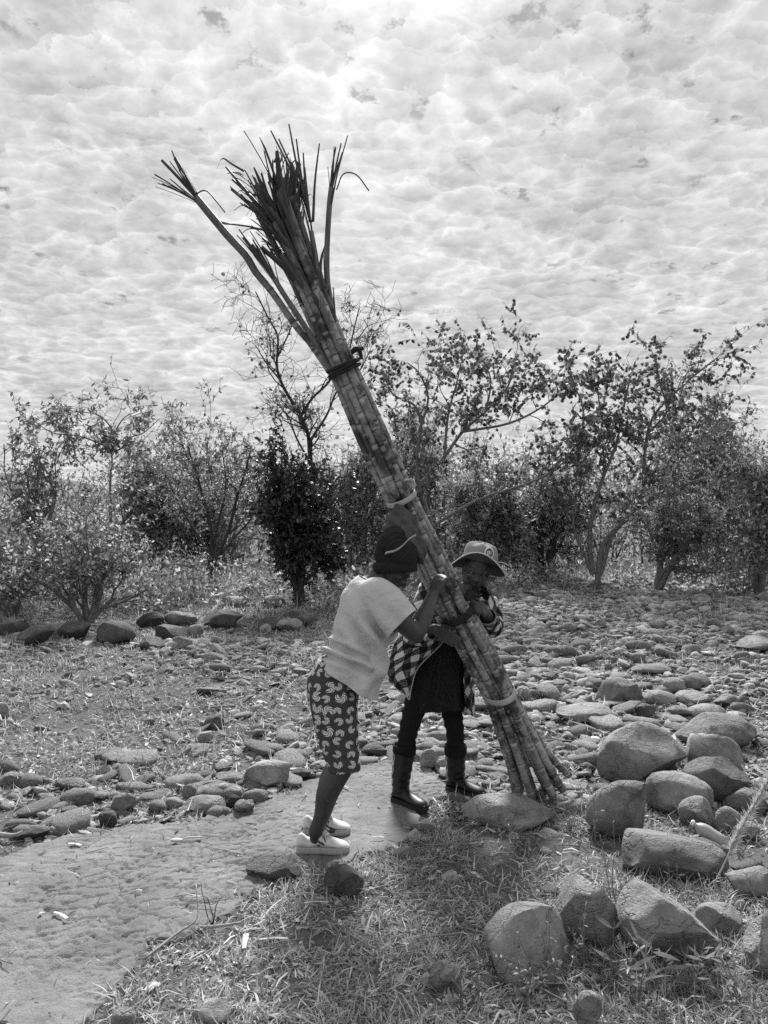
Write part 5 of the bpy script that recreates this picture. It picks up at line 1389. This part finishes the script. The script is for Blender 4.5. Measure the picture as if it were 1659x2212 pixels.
def cane(parent, C, r0, r1, idn, phase, sheath_from, rng):
    """one jointed stalk along C; sheath_from = share of its length where the leaf sheaths begin"""
    ln = np.concatenate([[0], np.cumsum(np.linalg.norm(np.diff(C, axis=0), axis=1))]); Lt = ln[-1]
    # joints: shorter towards the foot
    pos = [-phase * .1]
    while pos[-1] < Lt + .3: pos.append(pos[-1] + (.10 if pos[-1] < .5 else .15) * rng.uniform(.65, 1.4))
    pos = np.array(pos); s = []
    for q in pos:
        s += [q - .012, q - .005, q, q + .006, q + .016]
    s = np.unique(np.clip(np.concatenate([s, np.arange(0, Lt, .03), [0, Lt]]), 0, Lt))
    P = np.stack([np.interp(s, ln, C[:, k]) for k in range(3)], -1)
    kk = np.interp(s, pos, np.arange(len(pos))); dn = np.min(np.abs(s[:, None] - pos[None]), 1)
    sh = np.clip((s / Lt - sheath_from) / .05, 0, 1)
    r = (r0 + (r1 - r0) * s / Lt) * (1 + .17 * np.exp(-(dn / .007) ** 2) * (1 - .8 * sh) - .03 * np.exp(-(dn / .03) ** 2)) + .002 * sh
    v, l, c = tube(P, r, 12)
    A = Acc(); A.add(v, loops=l, counts=c, joint=np.repeat(kk, 12), tone=np.repeat(sh, 12), stalk=np.full(len(v), idn * 7.3))
    return A.build('cane', M['cane'], parent)


def leaf_blades(o, tip, d, n, rng, L=(.22, .42), spread=.22, W=(.010, .022), start=.10, curl=.05, side=None):
    """stiff dry blades cut off at the end, fanning from a stalk top"""
    d = unit(d); a = unit(np.cross(d, [0.2, .9, .1])); b = np.cross(d, a)
    for k in range(n):
        th = rng.uniform(0, 6.28); sp = spread * rng.uniform(.15, 1.0) ** .7; e = a * math.cos(th) + b * math.sin(th) * .8
        if side is not None: e = unit(e + np.asarray(side) * .8)
        ln = rng.uniform(*L); w = rng.uniform(*W); p0 = tip - d * start * rng.uniform(.2, 1) + e * .006; t = np.linspace(0, 1, 6)
        P = p0 + np.outer(t * ln, unit(d + e * sp)) + np.outer(t ** 2 * ln * curl * rng.normal(), e) + np.outer(t ** 2 * ln * rng.normal(0, .05), a)
        ws = unit(np.cross(d, e)); wid = w * np.interp(t, [0, .3, 1], [.8, 1, rng.uniform(.35, .9)])
        cutz = rng.uniform(-.35, .35)
        A1 = P - np.outer(wid * .5, ws) ; B1 = P + np.outer(wid * .5, ws); mid = P + np.outer(wid * .22, e)
        A1[-1] += unit(d) * cutz * w * 3; G = np.stack([A1, mid, B1], 1); v, l, c = sheet(G); A = Acc(); A.add(v, loops=l, counts=c); shell(A.build('leaf_blade', M['blade'], o), .0012)


def build_bundle():
    rng = np.random.default_rng(77)
    t = thing('sugarcane_bundle', 'tall leaning bundle of cut sugar cane tied in five places, leaf tops spread', 'sugar cane', axis_at(0.0)[0] * np.array([1, 1, 0]))
    N = 13; sl_ = [(1.0 + .12 * math.sin(i * 5), i * 2 * math.pi / 9 + .15 * math.sin(i * 3)) for i in range(9)] + [(.42, k * math.pi / 2 + .4) for k in range(4)]
    ends = [KEY[6] + .05, KEY[5] + .35, KEY[6], KEY[5] + .2, KEY[6] + .1, KEY[5] + .1, KEY[6] - .05, KEY[5] + .3, KEY[6] + .12, KEY[5] + .05, KEY[5] + .25, KEY[6] + .02, KEY[5], KEY[6] - .1, KEY[5] + .15, KEY[6] + .05, KEY[5] + .28]
    for i, (rr, th) in enumerate(sl_):
        e = ends[i] - .07; st = rng.uniform(-.02, .03) ; s = np.linspace(st, e, 60); c, d, n, b = axis_at(np.maximum(s, 0)); R0 = bundle_r(s) - .022
        a = th + .25 * np.sin(s * .8 + i) ; w = rng.normal(0, .009); top = np.clip((s - KEY[5]) / (KEY[7] - KEY[5]), 0, 1)
        C = c + n * (np.cos(a) * rr * R0 * (1 - .05 * top))[:, None] + b * (np.sin(a) * rr * R0 * .92)[:, None] + n * (w * np.sin(s * 2.2 + i * 2))[:, None]
        # bases fan apart on the ground
        foot = np.exp(-s / .22)[:, None]; C = C + (n * (np.cos(th) * rr * .05 + .018 * rng.normal()) + b * np.sin(th) * rr * .03) * foot
        C[:, 2] = np.maximum(C[:, 2], gz(C[:, 0], C[:, 1]) + .012)
        o = cane(t, C, rng.uniform(.0180, .0242), rng.uniform(.0140, .0180), i + 1, rng.uniform(0, 1), (KEY[5] - .12 + rng.uniform(-.15, .25)) / e, rng)
        tip = C[-1]; dd = unit(C[-1] - C[-6]); out = n[-1] * math.cos(th) * rr + b[-1] * math.sin(th) * rr
        leaf_blades(o, tip, unit(dd + out * .30), 16, rng, (.16, .36), .34, (.010, .036), .30, .12)
    # the stray stalks
    def stray(pts, s_end, ang, rr, r0, r1, shf, nb, blade, idn):
        s = np.linspace(0.02, s_end, 44); c, d, n, b = axis_at(s); R0 = bundle_r(s) - .016; C0 = c + n * (math.cos(ang) * rr * R0)[:, None] + b * (math.sin(ang) * rr * R0)[:, None]
        tail = np.array([at(*p) for p in pts]); C = np.vstack([C0, catmull(np.vstack([C0[-1], tail]), 10)[1:]])
        C[:, 2] = np.maximum(C[:, 2], gz(C[:, 0], C[:, 1]) + .012)
        o = cane(t, C, r0, r1, idn, rng.uniform(), shf, rng); leaf_blades(o, C[-1], unit(C[-1] - C[-5]), nb, rng, *blade); return o, C
    o, C = stray([(672, 743, 3.87), (639, 704, 3.83), (589, 632, 3.77), (553, 588, 3.73), (531, 552, 3.70), (495, 513, 3.67), (459, 470, 3.64), (423, 426, 3.62)], KEY[4] - .06, math.pi, 1.12, .024, .0155, .83, 20, ((.14, .28), .55, (.007, .016), .05), 31)
    A = Acc(); P = catmull([at(424, 418, 3.61), at(445, 412, 3.58), at(468, 436, 3.57), at(486, 459, 3.57)], 6); v, l, c = tube(P, .0035, 5); A.add(v, loops=l, counts=c); A.build('leaf_blade', M['blade'], o)
    A = Acc(); P = catmull([at(408, 405, 3.6), at(385, 360, 3.6), at(371, 325, 3.6)], 6); v, l, c = tube(P, np.linspace(.006, .003, len(P)), 5); A.add(v, loops=l, counts=c); A.build('leaf_blade', M['blade'], o)
    o, C = stray([(680, 738, 3.86), (646, 686, 3.80), (614, 637, 3.75), (590, 598, 3.72)], KEY[4] - .04, math.pi * .9, 1.0, .019, .011, .80, 15, ((.14, .30), .26, (.007, .020), .06), 32)
    o, C = stray([(724, 700, 3.97), (712, 640, 3.98), (706, 590, 3.98), (707, 520, 3.97), (712, 440, 3.95), (716, 405, 3.94)], KEY[4], -.1, 1.05, .020, .0125, .78, 8, ((.12, .27), .16, (.006, .014), .04), 33)
    A = Acc(); P = catmull([at(727, 410, 3.93), at(742, 376, 3.92), at(770, 378, 3.91), at(797, 412, 3.91)], 6); v, l, c = tube(P, .0036, 5); A.add(v, loops=l, counts=c); A.build('leaf_blade', M['blade'], o)
    A = Acc(); P = catmull([at(716, 440, 3.93), at(730, 370, 3.93), at(751, 293, 3.93)], 6); v, l, c = tube(P, np.linspace(.005, .003, len(P)), 5); A.add(v, loops=l, counts=c); A.build('leaf_blade', M['blade'], o)
    o, C = stray([(706, 690, 3.80), (690, 610, 3.79), (680, 545, 3.78), (672, 500, 3.78)], KEY[4], .3, .9, .018, .011, .72, 4, ((.30, .50), .10, (.006, .012), .05), 34)
    for tipx, tipy, bx, by in ((624, 268, 668, 470), (640, 300, 664, 450), (690, 310, 676, 480), (585, 282, 655, 430), (602, 300, 660, 440), (655, 330, 670, 480)):
        b0, t0 = at(bx, by, 3.78), at(tipx, tipy, 3.74); m_ = (b0 + t0) / 2 + rng.normal(0, .008, 3); P = catmull([b0, m_, t0], 5); wv = np.array([.0075, 0, .002]); k = np.linspace(1, .45, len(P))[:, None]
        G = np.stack([P - wv * k, P + [0, -.003, 0], P + wv * k], 1); v, l, c = sheet(G); A = Acc(); A.add(v, loops=l, counts=c); shell(A.build('leaf_blade', M['blade'], o), .0012)
    # stray broken blades poking out of the head of the bundle
    for k in range(9):
        s = rng.uniform(KEY[5] + .05, KEY[7] - .1); c, d, n, b = axis_at(s); sd = rng.choice([-1, 1], p=[.65, .35]); p0 = c + n * sd * .075; q = unit(n * sd * rng.uniform(.4, 1) + d * rng.uniform(.5, 1.4) + b * rng.normal(0, .4))
        P = np.array([p0, p0 + q * .05 + d * .01, p0 + q * rng.uniform(.07, .13)]); v, l, c_ = tube(catmull(P, 4), .0026, 4); A = Acc(); A.add(v, loops=l, counts=c_); A.build('broken_blade', M['blade'], t)
    # limp torn strands hanging off the leaf tops
    for k in range(26):
        s = rng.uniform(KEY[5] + .10, KEY[7] - .05); c, d, n, b = axis_at(s); sd = rng.choice([-1, 1], p=[.6, .4]); R0 = float(bundle_r(s)) * .75; p0 = c + n * sd * R0 * rng.uniform(.3, 1) - b * R0 * rng.uniform(-.6, .9)
        o1 = unit(n * sd * rng.uniform(.3, .9) + d * rng.uniform(.4, 1.1)); L = rng.uniform(.06, .20); P = np.array([p0, p0 + o1 * L * .4, p0 + o1 * L * .75 - [0, 0, L * .12], p0 + o1 * L * .95 - [0, 0, L * rng.uniform(.25, .7)]]) + rng.normal(0, .004, (4, 3))
        P = catmull(P, 4); w_ = np.outer(np.linspace(1, .3, len(P)) * rng.uniform(.002, .006), unit(np.cross(o1, YV))); G = np.stack([P - w_, P + [0, -.001, 0], P + w_], 1); v, l, c_ = sheet(G); A = Acc(); A.add(v, loops=l, counts=c_); shell(A.build('torn_blade', M['blade'], t), .001)
    # ties
    def band(s0, width, mat, name, label, extra=.010, tilt=0.0, sag=0.0, th_=.003, lump=0.0):
        m = 48; a = np.linspace(0, 2 * math.pi, m + 1); rows = []
        for w in np.linspace(-.5, .5, 4):
            s = s0 + w * width + tilt * np.cos(a) + sag * np.sin(a); c, d, n, b = axis_at(s); R0 = bundle_r(s) + extra + lump * np.sin(a * 5 + w * 3)
            rows.append(c + n * (np.cos(a) * R0)[:, None] + b * (np.sin(a) * R0 * .95)[:, None])
        v, l, c = sheet(np.array(rows)); A = Acc(); A.add(v, loops=l, counts=c); o = shell(A.build(name, M[mat], t), th_); o['label'] = label; return o
    band(KEY[1] + .02, .036, 'strip', 'tie_strip', 'pale flat bark strip round the foot of the bundle', .010, -.015, .03)
    c, d, n, b = axis_at(KEY[1] - .05); K = c + n * .095 - b * .02
    for q in ([K, K + [.012, -.01, .03], K + [.035, -.015, .045], K + [.05, -.01, .02], K + [.042, 0, .03]], [K, K + [-.01, -.02, .035], K + [.005, -.02, .05], K + [.02, -.02, .04]]):
        v, l, c_ = tube(catmull(np.array(q), 6), .005, 6); A = Acc(); A.add(v, loops=l, counts=c_); A.build('tie_knot', M['strip'], t)
    band(KEY[3] + .0, .026, 'strip', 'tie_strip', 'pale bark strip above the heads', .010, .0, .012)
    c, d, n, b = axis_at(KEY[3] + .06); K = c + n * .075 - b * .04
    for q in ([K, K + [-.02, -.012, .012], K + [-.04, -.012, 0], K + [-.055, -.005, -.012]], [K, K + [.016, -.01, .008], K + [.022, -.005, -.018], K + [.012, -.005, -.04]], [K + [-.01, -.01, .006], K + [.004, -.02, .014], K + [.012, -.012, 0]]):
        v, l, c_ = tube(catmull(np.array(q), 6), .0065, 6); A = Acc(); A.add(v, loops=l, counts=c_); A.build('tie_knot', M['strip'], t)
    for k, (ds, tl) in enumerate(((-.012, .004), (.004, .010), (.018, .0))):     # dark rope round the neck
        m = 60; a = np.linspace(0, 2 * math.pi, m); s = KEY[4] - .03 + ds + tl * np.cos(a); c, d, n, b = axis_at(s); R0 = bundle_r(s) + .012 + .003 * np.sin(a * 9 + k)
        v, l, c_ = tube(c + n * (np.cos(a) * R0)[:, None] + b * (np.sin(a) * R0)[:, None], .0095, 7); A = Acc(); A.add(v, loops=l, counts=c_); o = A.build('tie_rope', M['rope'], t); o['label'] = 'dark rope wound round the neck of the bundle'
    c, d, n, b = axis_at(KEY[4] + .02); K = c + n * .085 - b * .05
    for q in ([K + [-.02, -.01, -.005], K + [.005, -.018, .008], K + [.022, -.01, -.004], K + [.028, 0, -.035]], [K + [-.02, -.02, 0], K + [0, -.028, .014], K + [.022, -.02, .012], K + [.034, -.01, .020]]):
        v, l, c_ = tube(catmull(np.array(q), 6), .010, 7); A = Acc(); A.add(v, loops=l, counts=c_); A.build('tie_knot', M['rope'], t)
    band(KEY[2] + .0, .040, 'rope', 'tie_cloth', 'dark twisted cloth round the bundle between the two people', .010, .004, .02, .006, .004)
    c, d, n, b = axis_at(KEY[2] + .06); bl = Blob(); K = c + n * .088 - b * .045; bl.ell(K, .030, .026, .022); bl.chain([K, K + [.03, -.01, .012], K + [.06, 0, -.004]], [.016, .013, .007]); bl.chain([K, K + [-.005, -.01, .03], K + [.012, -.01, .045]], [.013, .011, .007])
    me = bl.fuse(.005, 3); v = co_of(me); set_co(me, v + no_of(me) * (.005 * fbm(v * 45, 2, 5))[:, None]); put_body(me, 'tie_knot', 'rope', t)
    # grey rag folded between the head and the canes
    r_ = thing('head_pad', 'folded dark grey rag cushioning the beanie against the canes', 'rag', at(880, 1170, 3.90))
    bl = Blob(); bl.ell(at(853, 1131, 3.90), .052, .055, .044); bl.ell(at(838, 1140, 3.90), .030, .04, .026); bl.chain([at(850, 1122, 3.93), at(864, 1118, 3.93), at(880, 1132, 3.92)], [.036, .040, .040]); bl.chain([at(868, 1128, 3.92), at(884, 1158, 3.89), at(900, 1192, 3.88)], [.050, .054, .044]); bl.chain([at(840, 1132, 3.92), at(870, 1140, 3.91)], [.030, .034])
    bl.chain([at(858, 1100, 3.97), at(872, 1120, 3.95), at(890, 1160, 3.94), at(906, 1200, 3.93)], [.030, .044, .048, .040])
    me = bl.fuse(.006, 5); v = co_of(me); n = no_of(me); fold = np.sin((v @ np.array([.75, .2, .62])) * 120 + 3 * fbm(v * 9, 2, 3)); set_co(me, v + n * (.0065 * fold + .010 * fbm(v * 16, 3, 8))[:, None]); put_body(me, 'rag', 'pad', r_)
    s_ = thing('fibre_strip', 'thin pale strip of cane fibre lying across the beanie', 'strip', at(832, 1196, 3.76))
    P = catmull([at(832, 1196, 3.755), at(838, 1193, 3.75), at(852, 1190, 3.748), at(868, 1180, 3.755), at(884, 1164, 3.785), at(898, 1156, 3.83)], 6); wv = np.array([.001, -.002, .0055]); G = np.stack([P - wv, P + [0, -.0015, 0], P + wv], 1); v, l, c = sheet(G); A = Acc(); A.add(v, loops=l, counts=c); shell(A.build('strip', M['strip'], s_), .0012)


# ------------------------------------------------------------------ small things lying about
def build_small():
    rng = np.random.default_rng(88)
    # plastic bottle
    g = ground(1540, 1815); Yb = 3.86; nk, bt = at(1494, 1776, Yb + .05), at(1562, 1822, Yb - .03); ax_ = unit(bt - nk)
    t = thing('plastic_bottle', 'dented pale plastic bottle lying among the right boulders', 'bottle', (g[0], g[1], float(gz(g[0], g[1]))))
    L = np.linalg.norm(bt - nk); prof = [(0, .0), (.001, .012), (.06, .0125), (.09, .0125), (.10, .011), (.14, .012), (.22, .024), (.34, .034), (.5, .036), (.62, .034), (.8, .036), (.95, .035), (.99, .030), (1, .0)]
    C = np.array([nk + ax_ * L * q for q, _ in prof]); v, l, c = tube(C + np.arange(len(C))[:, None] * 1e-6, [r for _, r in prof], 20, False); v = v + (unit(np.cross(ax_, YV)) * .004) * np.sin(v @ ax_ * 60)[:, None] * (fbm(v * 20, 2, 5)[:, None]); A = Acc(); A.add(v, loops=l, counts=c); bo = A.build('body', M['plastic'], t)
    v, l, c = tube(np.array([nk - ax_ * .004, nk, nk + ax_ * .012, nk + ax_ * .0125]), [.008, .0142, .0142, .012], 20); A = Acc(); A.add(v, loops=l, counts=c); A.build('cap', M['white_plastic'], t)
    # white plastic scrap on the bed
    g = ground(1284, 1600); vv, ff = ico(3); p = vv * np.array([.040, .03, .017]); p = p * (1 + .45 * fbm(vv * 2.5, 3, 3))[:, None]; p[:, 2] += .012
    tag(link('plastic_scrap', raw_mesh('plastic_scrap', p, ff.ravel(), np.full(len(ff), 3)), M['white_plastic'], loc=g), 'crumpled white plastic scrap left of the largest boulder', 'scrap')
    g = ground(815, 1466); p = vv * np.array([.055, .05, .035]); p = p * (1 + .25 * fbm(vv * 2.5, 3, 4))[:, None]; p[:, 2] += .02
    tag(link('plastic_scrap', raw_mesh('plastic_scrap', p, ff.ravel(), np.full(len(ff), 3)), M['plastic'], loc=g), 'pale crumpled plastic scrap behind the legs of the pusher', 'scrap') if False else None
    # pale cane chips on and near the path
    lab = {0: 'pale cane chip with a knobbed end lying on the lower left path', 1: 'short upright pale cane peel in the straw at bottom centre', 2: 'long flat cane peel lying right of the short upright one', 3: 'small white scrap beside the knobbed chip',
           4: 'thin pale sliver beside the dark rounded rock', 5: 'pale chip lying behind the white sneakers', 6: 'small pale chip at the middle of the path', 7: 'thin brown straw bent on the path', 8: 'pale husk on the path below the shark-fin stone',
           9: 'broad pale leaf lying in the straw at bottom left', 10: 'pale slat beside the far sneaker on the path', 11: 'thin stick lying between the boots'}
    def chip(i, x, y, dx, dy, w, mat='chip', nm='cane_chip', h=.006, up=0.0):
        a = ground(x, y); b = ground(x + dx, y + dy); a[2] = float(gz(a[0], a[1])) + h + .016; b[2] = float(gz(b[0], b[1])) + h + up + .016
        P = catmull(np.array([a, (a + b) / 2 + [0, 0, .004], b]), 4); d = unit(b - a); sd = unit(np.cross(d, [0, 0, 1.0])); k = np.linspace(.9, 1.05, len(P)) + rng.normal(0, .08, len(P))
        sec = [(-.5, 0), (-.35, .35), (.35, .35), (.5, 0), (.3, -.3), (-.3, -.3)]
        rings = np.array([[p + sd * w * q * kk + np.array([0, 0, w * r * .28]) for q, r in sec] for p, kk in zip(P, k)]); v, l, c = loft(rings); A = Acc(); A.add(v, loops=l, counts=c)
        tag(A.build(nm, M[mat], smooth=False, loc=(a + b) / 2), lab[i], 'chip', 'cane peelings and chips')
    chip(0, 117, 1982, 28, 14, .016); chip(1, 527, 2062, 5, -32, .020); chip(2, 560, 2042, 62, -2, .014, 'strip'); chip(3, 84, 1988, 9, -5, .016); chip(4, 656, 1962, 54, -2, .010); chip(5, 803, 1900 - 82, 0 + 26, 0, .012)
    chip(6, 293, 1934, 14, 1, .008); chip(7, 455, 1840, 70, 14, .007, 'stick', 'cane_straw'); chip(8, 148, 1832, 28, 4, .020); chip(9, 315, 2156, 24, -18, .030, 'strip'); chip(10, 725, 1700, 28, 10, .010); chip(11, 915, 1746 - 50, 52, -2, .008, 'stick', 'cane_straw')
    # spoon-shaped husk
    g = ground(382, 1827); t = thing('husk', 'white spoon-shaped husk with a thin handle on the path', 'husk', g); p = vv * np.array([.032, .018, .009]); p = p + g + [0, 0, .028]; A = Acc(); A.add(p, faces=ff); A.build('bowl', M['chip'], t)
    e = ground(436, 1820); v, l, c = tube(catmull(np.array([g + [.02, 0, .03], (g + e) / 2 + [0, 0, .034], e + [0, 0, .026]]), 4), .004, 5); A = Acc(); A.add(v, loops=l, counts=c); A.build('handle', M['chip'], t)
    # fallen sticks
    def stick(pts, r, label, mat='stick', nm='stick', lift=.02, grp='fallen sticks'):
        P = np.array([ground(x, y) + [0, 0, lift + h] for x, y, h in pts]); P = catmull(P, 5); v, l, c = tube(P, np.linspace(r, r * .6, len(P)), 6); A = Acc(); A.add(v, loops=l, counts=c); tag(A.build(nm, M[mat], loc=P[0]), label, 'stick', grp)
    stick([(-10, 1815, .01), (30, 1818, .01), (52, 1812, .02)], .014, 'thick grey stick at the left edge of the path')
    stick([(310, 2085, .0), (380, 2035, .01), (425, 2010, .03), (423, 1975, .10)], .005, 'curved pale stick lying along the straw edge')
    stick([(430, 2015, 0), (475, 2020, .015), (520, 2010, .01)], .007, 'short dark stick in the straw right of the curved one')
    stick([(652, 1748 + 50, 0), (690, 1770, .0), (720, 1755, .0)], .004, 'thin twig behind the sneakers')
    stick([(1060, 1690, .0), (1120, 1700, .03), (1180, 1722, .05), (1260, 1750, .01)], .004, 'thin pale stem arching over the flat-topped stone')
    stick([(850, 1850, 0), (900, 1835, .0), (960, 1838, .01)], .0035, 'thin straw lying in the grass right of the sneakers')
    stick([(380, 1700, 0), (420, 1672, .03), (450, 1655, .02)], .005, 'twig behind the path-side pile')
    # small bare and leafy weeds
    def weed(x, y, h, n, seed, label, mat='weed', leaf_=(.03, .008), nl=10, sp=.3, wood='twig', grp='weeds in the foreground'):
        r = np.random.default_rng(seed); g = ground(x, y); g[2] = float(gz(g[0], g[1])); t = thing('weed', label, 'weed', g, grp); W_ = Acc(); Lf = Acc()
        for k in range(n):
            d = unit([r.normal(0, sp), r.normal(0, sp), 1]); P = [g + [r.normal(0, .01), r.normal(0, .01), -.01]]; L = h * r.uniform(.6, 1.05)
            for q in range(5): d = unit(d + r.normal(0, .14, 3)); P.append(P[-1] + d * L / 5)
            P = catmull(np.array(P), 3); v, l, c = tube(P, np.linspace(.0028, .001, len(P)), 5); W_.add(v, loops=l, counts=c)
            if nl:
                idx = r.integers(3, len(P), nl); D = r.normal(size=(nl, 3)); D[:, 2] = np.abs(D[:, 2]) * .6 + .2; s = r.uniform(.6, 1.3, nl); leaves(Lf, P[idx], D, leaf_[0] * s, leaf_[1] * s, .3, r)
        W_.build('stem', M[wood], t)
        if nl: Lf.build('leaves', M[mat], t)
    weed(1375, 2160, .26, 5, 1, 'bamboo-leaved weed with long narrow leaves between the two lower rocks', leaf_=(.075, .011), nl=9)
    weed(1345, 2120, .24, 4, 2, 'narrow-leaved weed before the ridged rock', leaf_=(.06, .009), nl=8)
    weed(1180, 2120, .22, 9, 3, 'fine-leaved clump growing over the foot of the pale dome-shaped rock', leaf_=(.018, .007), nl=22)
    weed(1130, 2175, .20, 9, 4, 'fine-leaved clump below the pale dome-shaped rock', leaf_=(.02, .008), nl=20)
    weed(1260, 2090, .24, 7, 5, 'spiky fine weed between the dome-shaped and the angular rock', leaf_=(.018, .005), nl=22)
    weed(1285, 1830, .32, 3, 6, 'tall thin stem before the round boulder with the flat face', nl=6, leaf_=(.02, .006), sp=.12)
    weed(1320, 1940, .42, 2, 7, 'tall bare stem leaning before the broad tapering boulder', nl=3, leaf_=(.02, .006), sp=.2)
    weed(468, 1995, .20, 3, 8, 'small bare dark twig standing at the edge of the path', nl=0, sp=.25, wood='dark_bark')
    weed(1600, 1660, .36, 3, 9, 'tall leafy stalk beside the long pale boulder', nl=12, leaf_=(.03, .008), sp=.1)
    weed(290, 1535, .30, 2, 10, 'young dark sapling in the left stony grass', nl=14, leaf_=(.05, .02), sp=.12, wood='dark_bark')
    weed(65, 1530, .22, 3, 21, 'small sapling in the grass near the left edge', nl=10, leaf_=(.04, .016), sp=.2)
    weed(440, 1465, .18, 2, 22, 'small sapling left of the pusher', nl=9, leaf_=(.04, .016), sp=.15)
    weed(1490, 1850, .2, 6, 11, 'wiry dry weed below the plastic bottle', nl=5, leaf_=(.03, .005), sp=.6)
    weed(1440, 1920, .2, 6, 12, 'wiry dry weed in front of the broad tapering boulder', nl=5, leaf_=(.03, .005), sp=.6)
    weed(1600, 1850, .2, 6, 13, 'wiry dry weed under the pale plume', nl=5, leaf_=(.03, .005), sp=.6)
    weed(1480, 2140, .2, 7, 14, 'narrow-leaved weed below the ridged rock', nl=9, leaf_=(.045, .008), sp=.4)
    weed(1590, 2160, .2, 7, 15, 'narrow-leaved weed near the lower right corner', nl=9, leaf_=(.045, .008), sp=.4)
    weed(1010, 2180, .14, 7, 16, 'low leafy clump at the bottom edge right of centre', nl=8, leaf_=(.035, .012), sp=.6)
    weed(1120, 1830, .13, 5, 17, 'low weed at the foot of the flat-topped stone', nl=7, leaf_=(.03, .009), sp=.5)
    weed(1230, 1790, .18, 5, 18, 'dry grassy weed right of the flat-topped stone', nl=7, leaf_=(.04, .006), sp=.5)
    # plume of pale grass at the right edge
    b0 = ground(1560, 1900); t = thing('grass_plume', 'pale feathery grass plume leaning in at the right edge', 'grass plume', b0); P = catmull(np.array([at(1545, 1905, 3.3), at(1565, 1865, 3.28), at(1600, 1790, 3.24), at(1665, 1680, 3.18), at(1700, 1630, 3.15)]), 8)
    b_low = b0.copy(); b_low[2] = float(gz(b0[0], b0[1])) - .01; P = np.vstack([b_low, P]); v, l, c = tube(P, np.linspace(.0035, .002, len(P)), 6); A = Acc(); A.add(v, loops=l, counts=c); A.build('stem', M['strip'], t)
    q = P[12:]; n = 2600; tt = rng.uniform(0, 1, n) * (len(q) - 1.01); j = tt.astype(int); fr = (tt - j)[:, None]; S = q[j] * (1 - fr) + q[j + 1] * fr; dd = unit(q[-1] - q[0]); D = dd * 1.6 + rng.normal(size=(n, 3)) * .55; A = Acc(); leaves(A, S, D, rng.uniform(.02, .05, n), .0016, .2, rng); A.build('feathers', M['plume'], t)


build_bundle(); build_small()
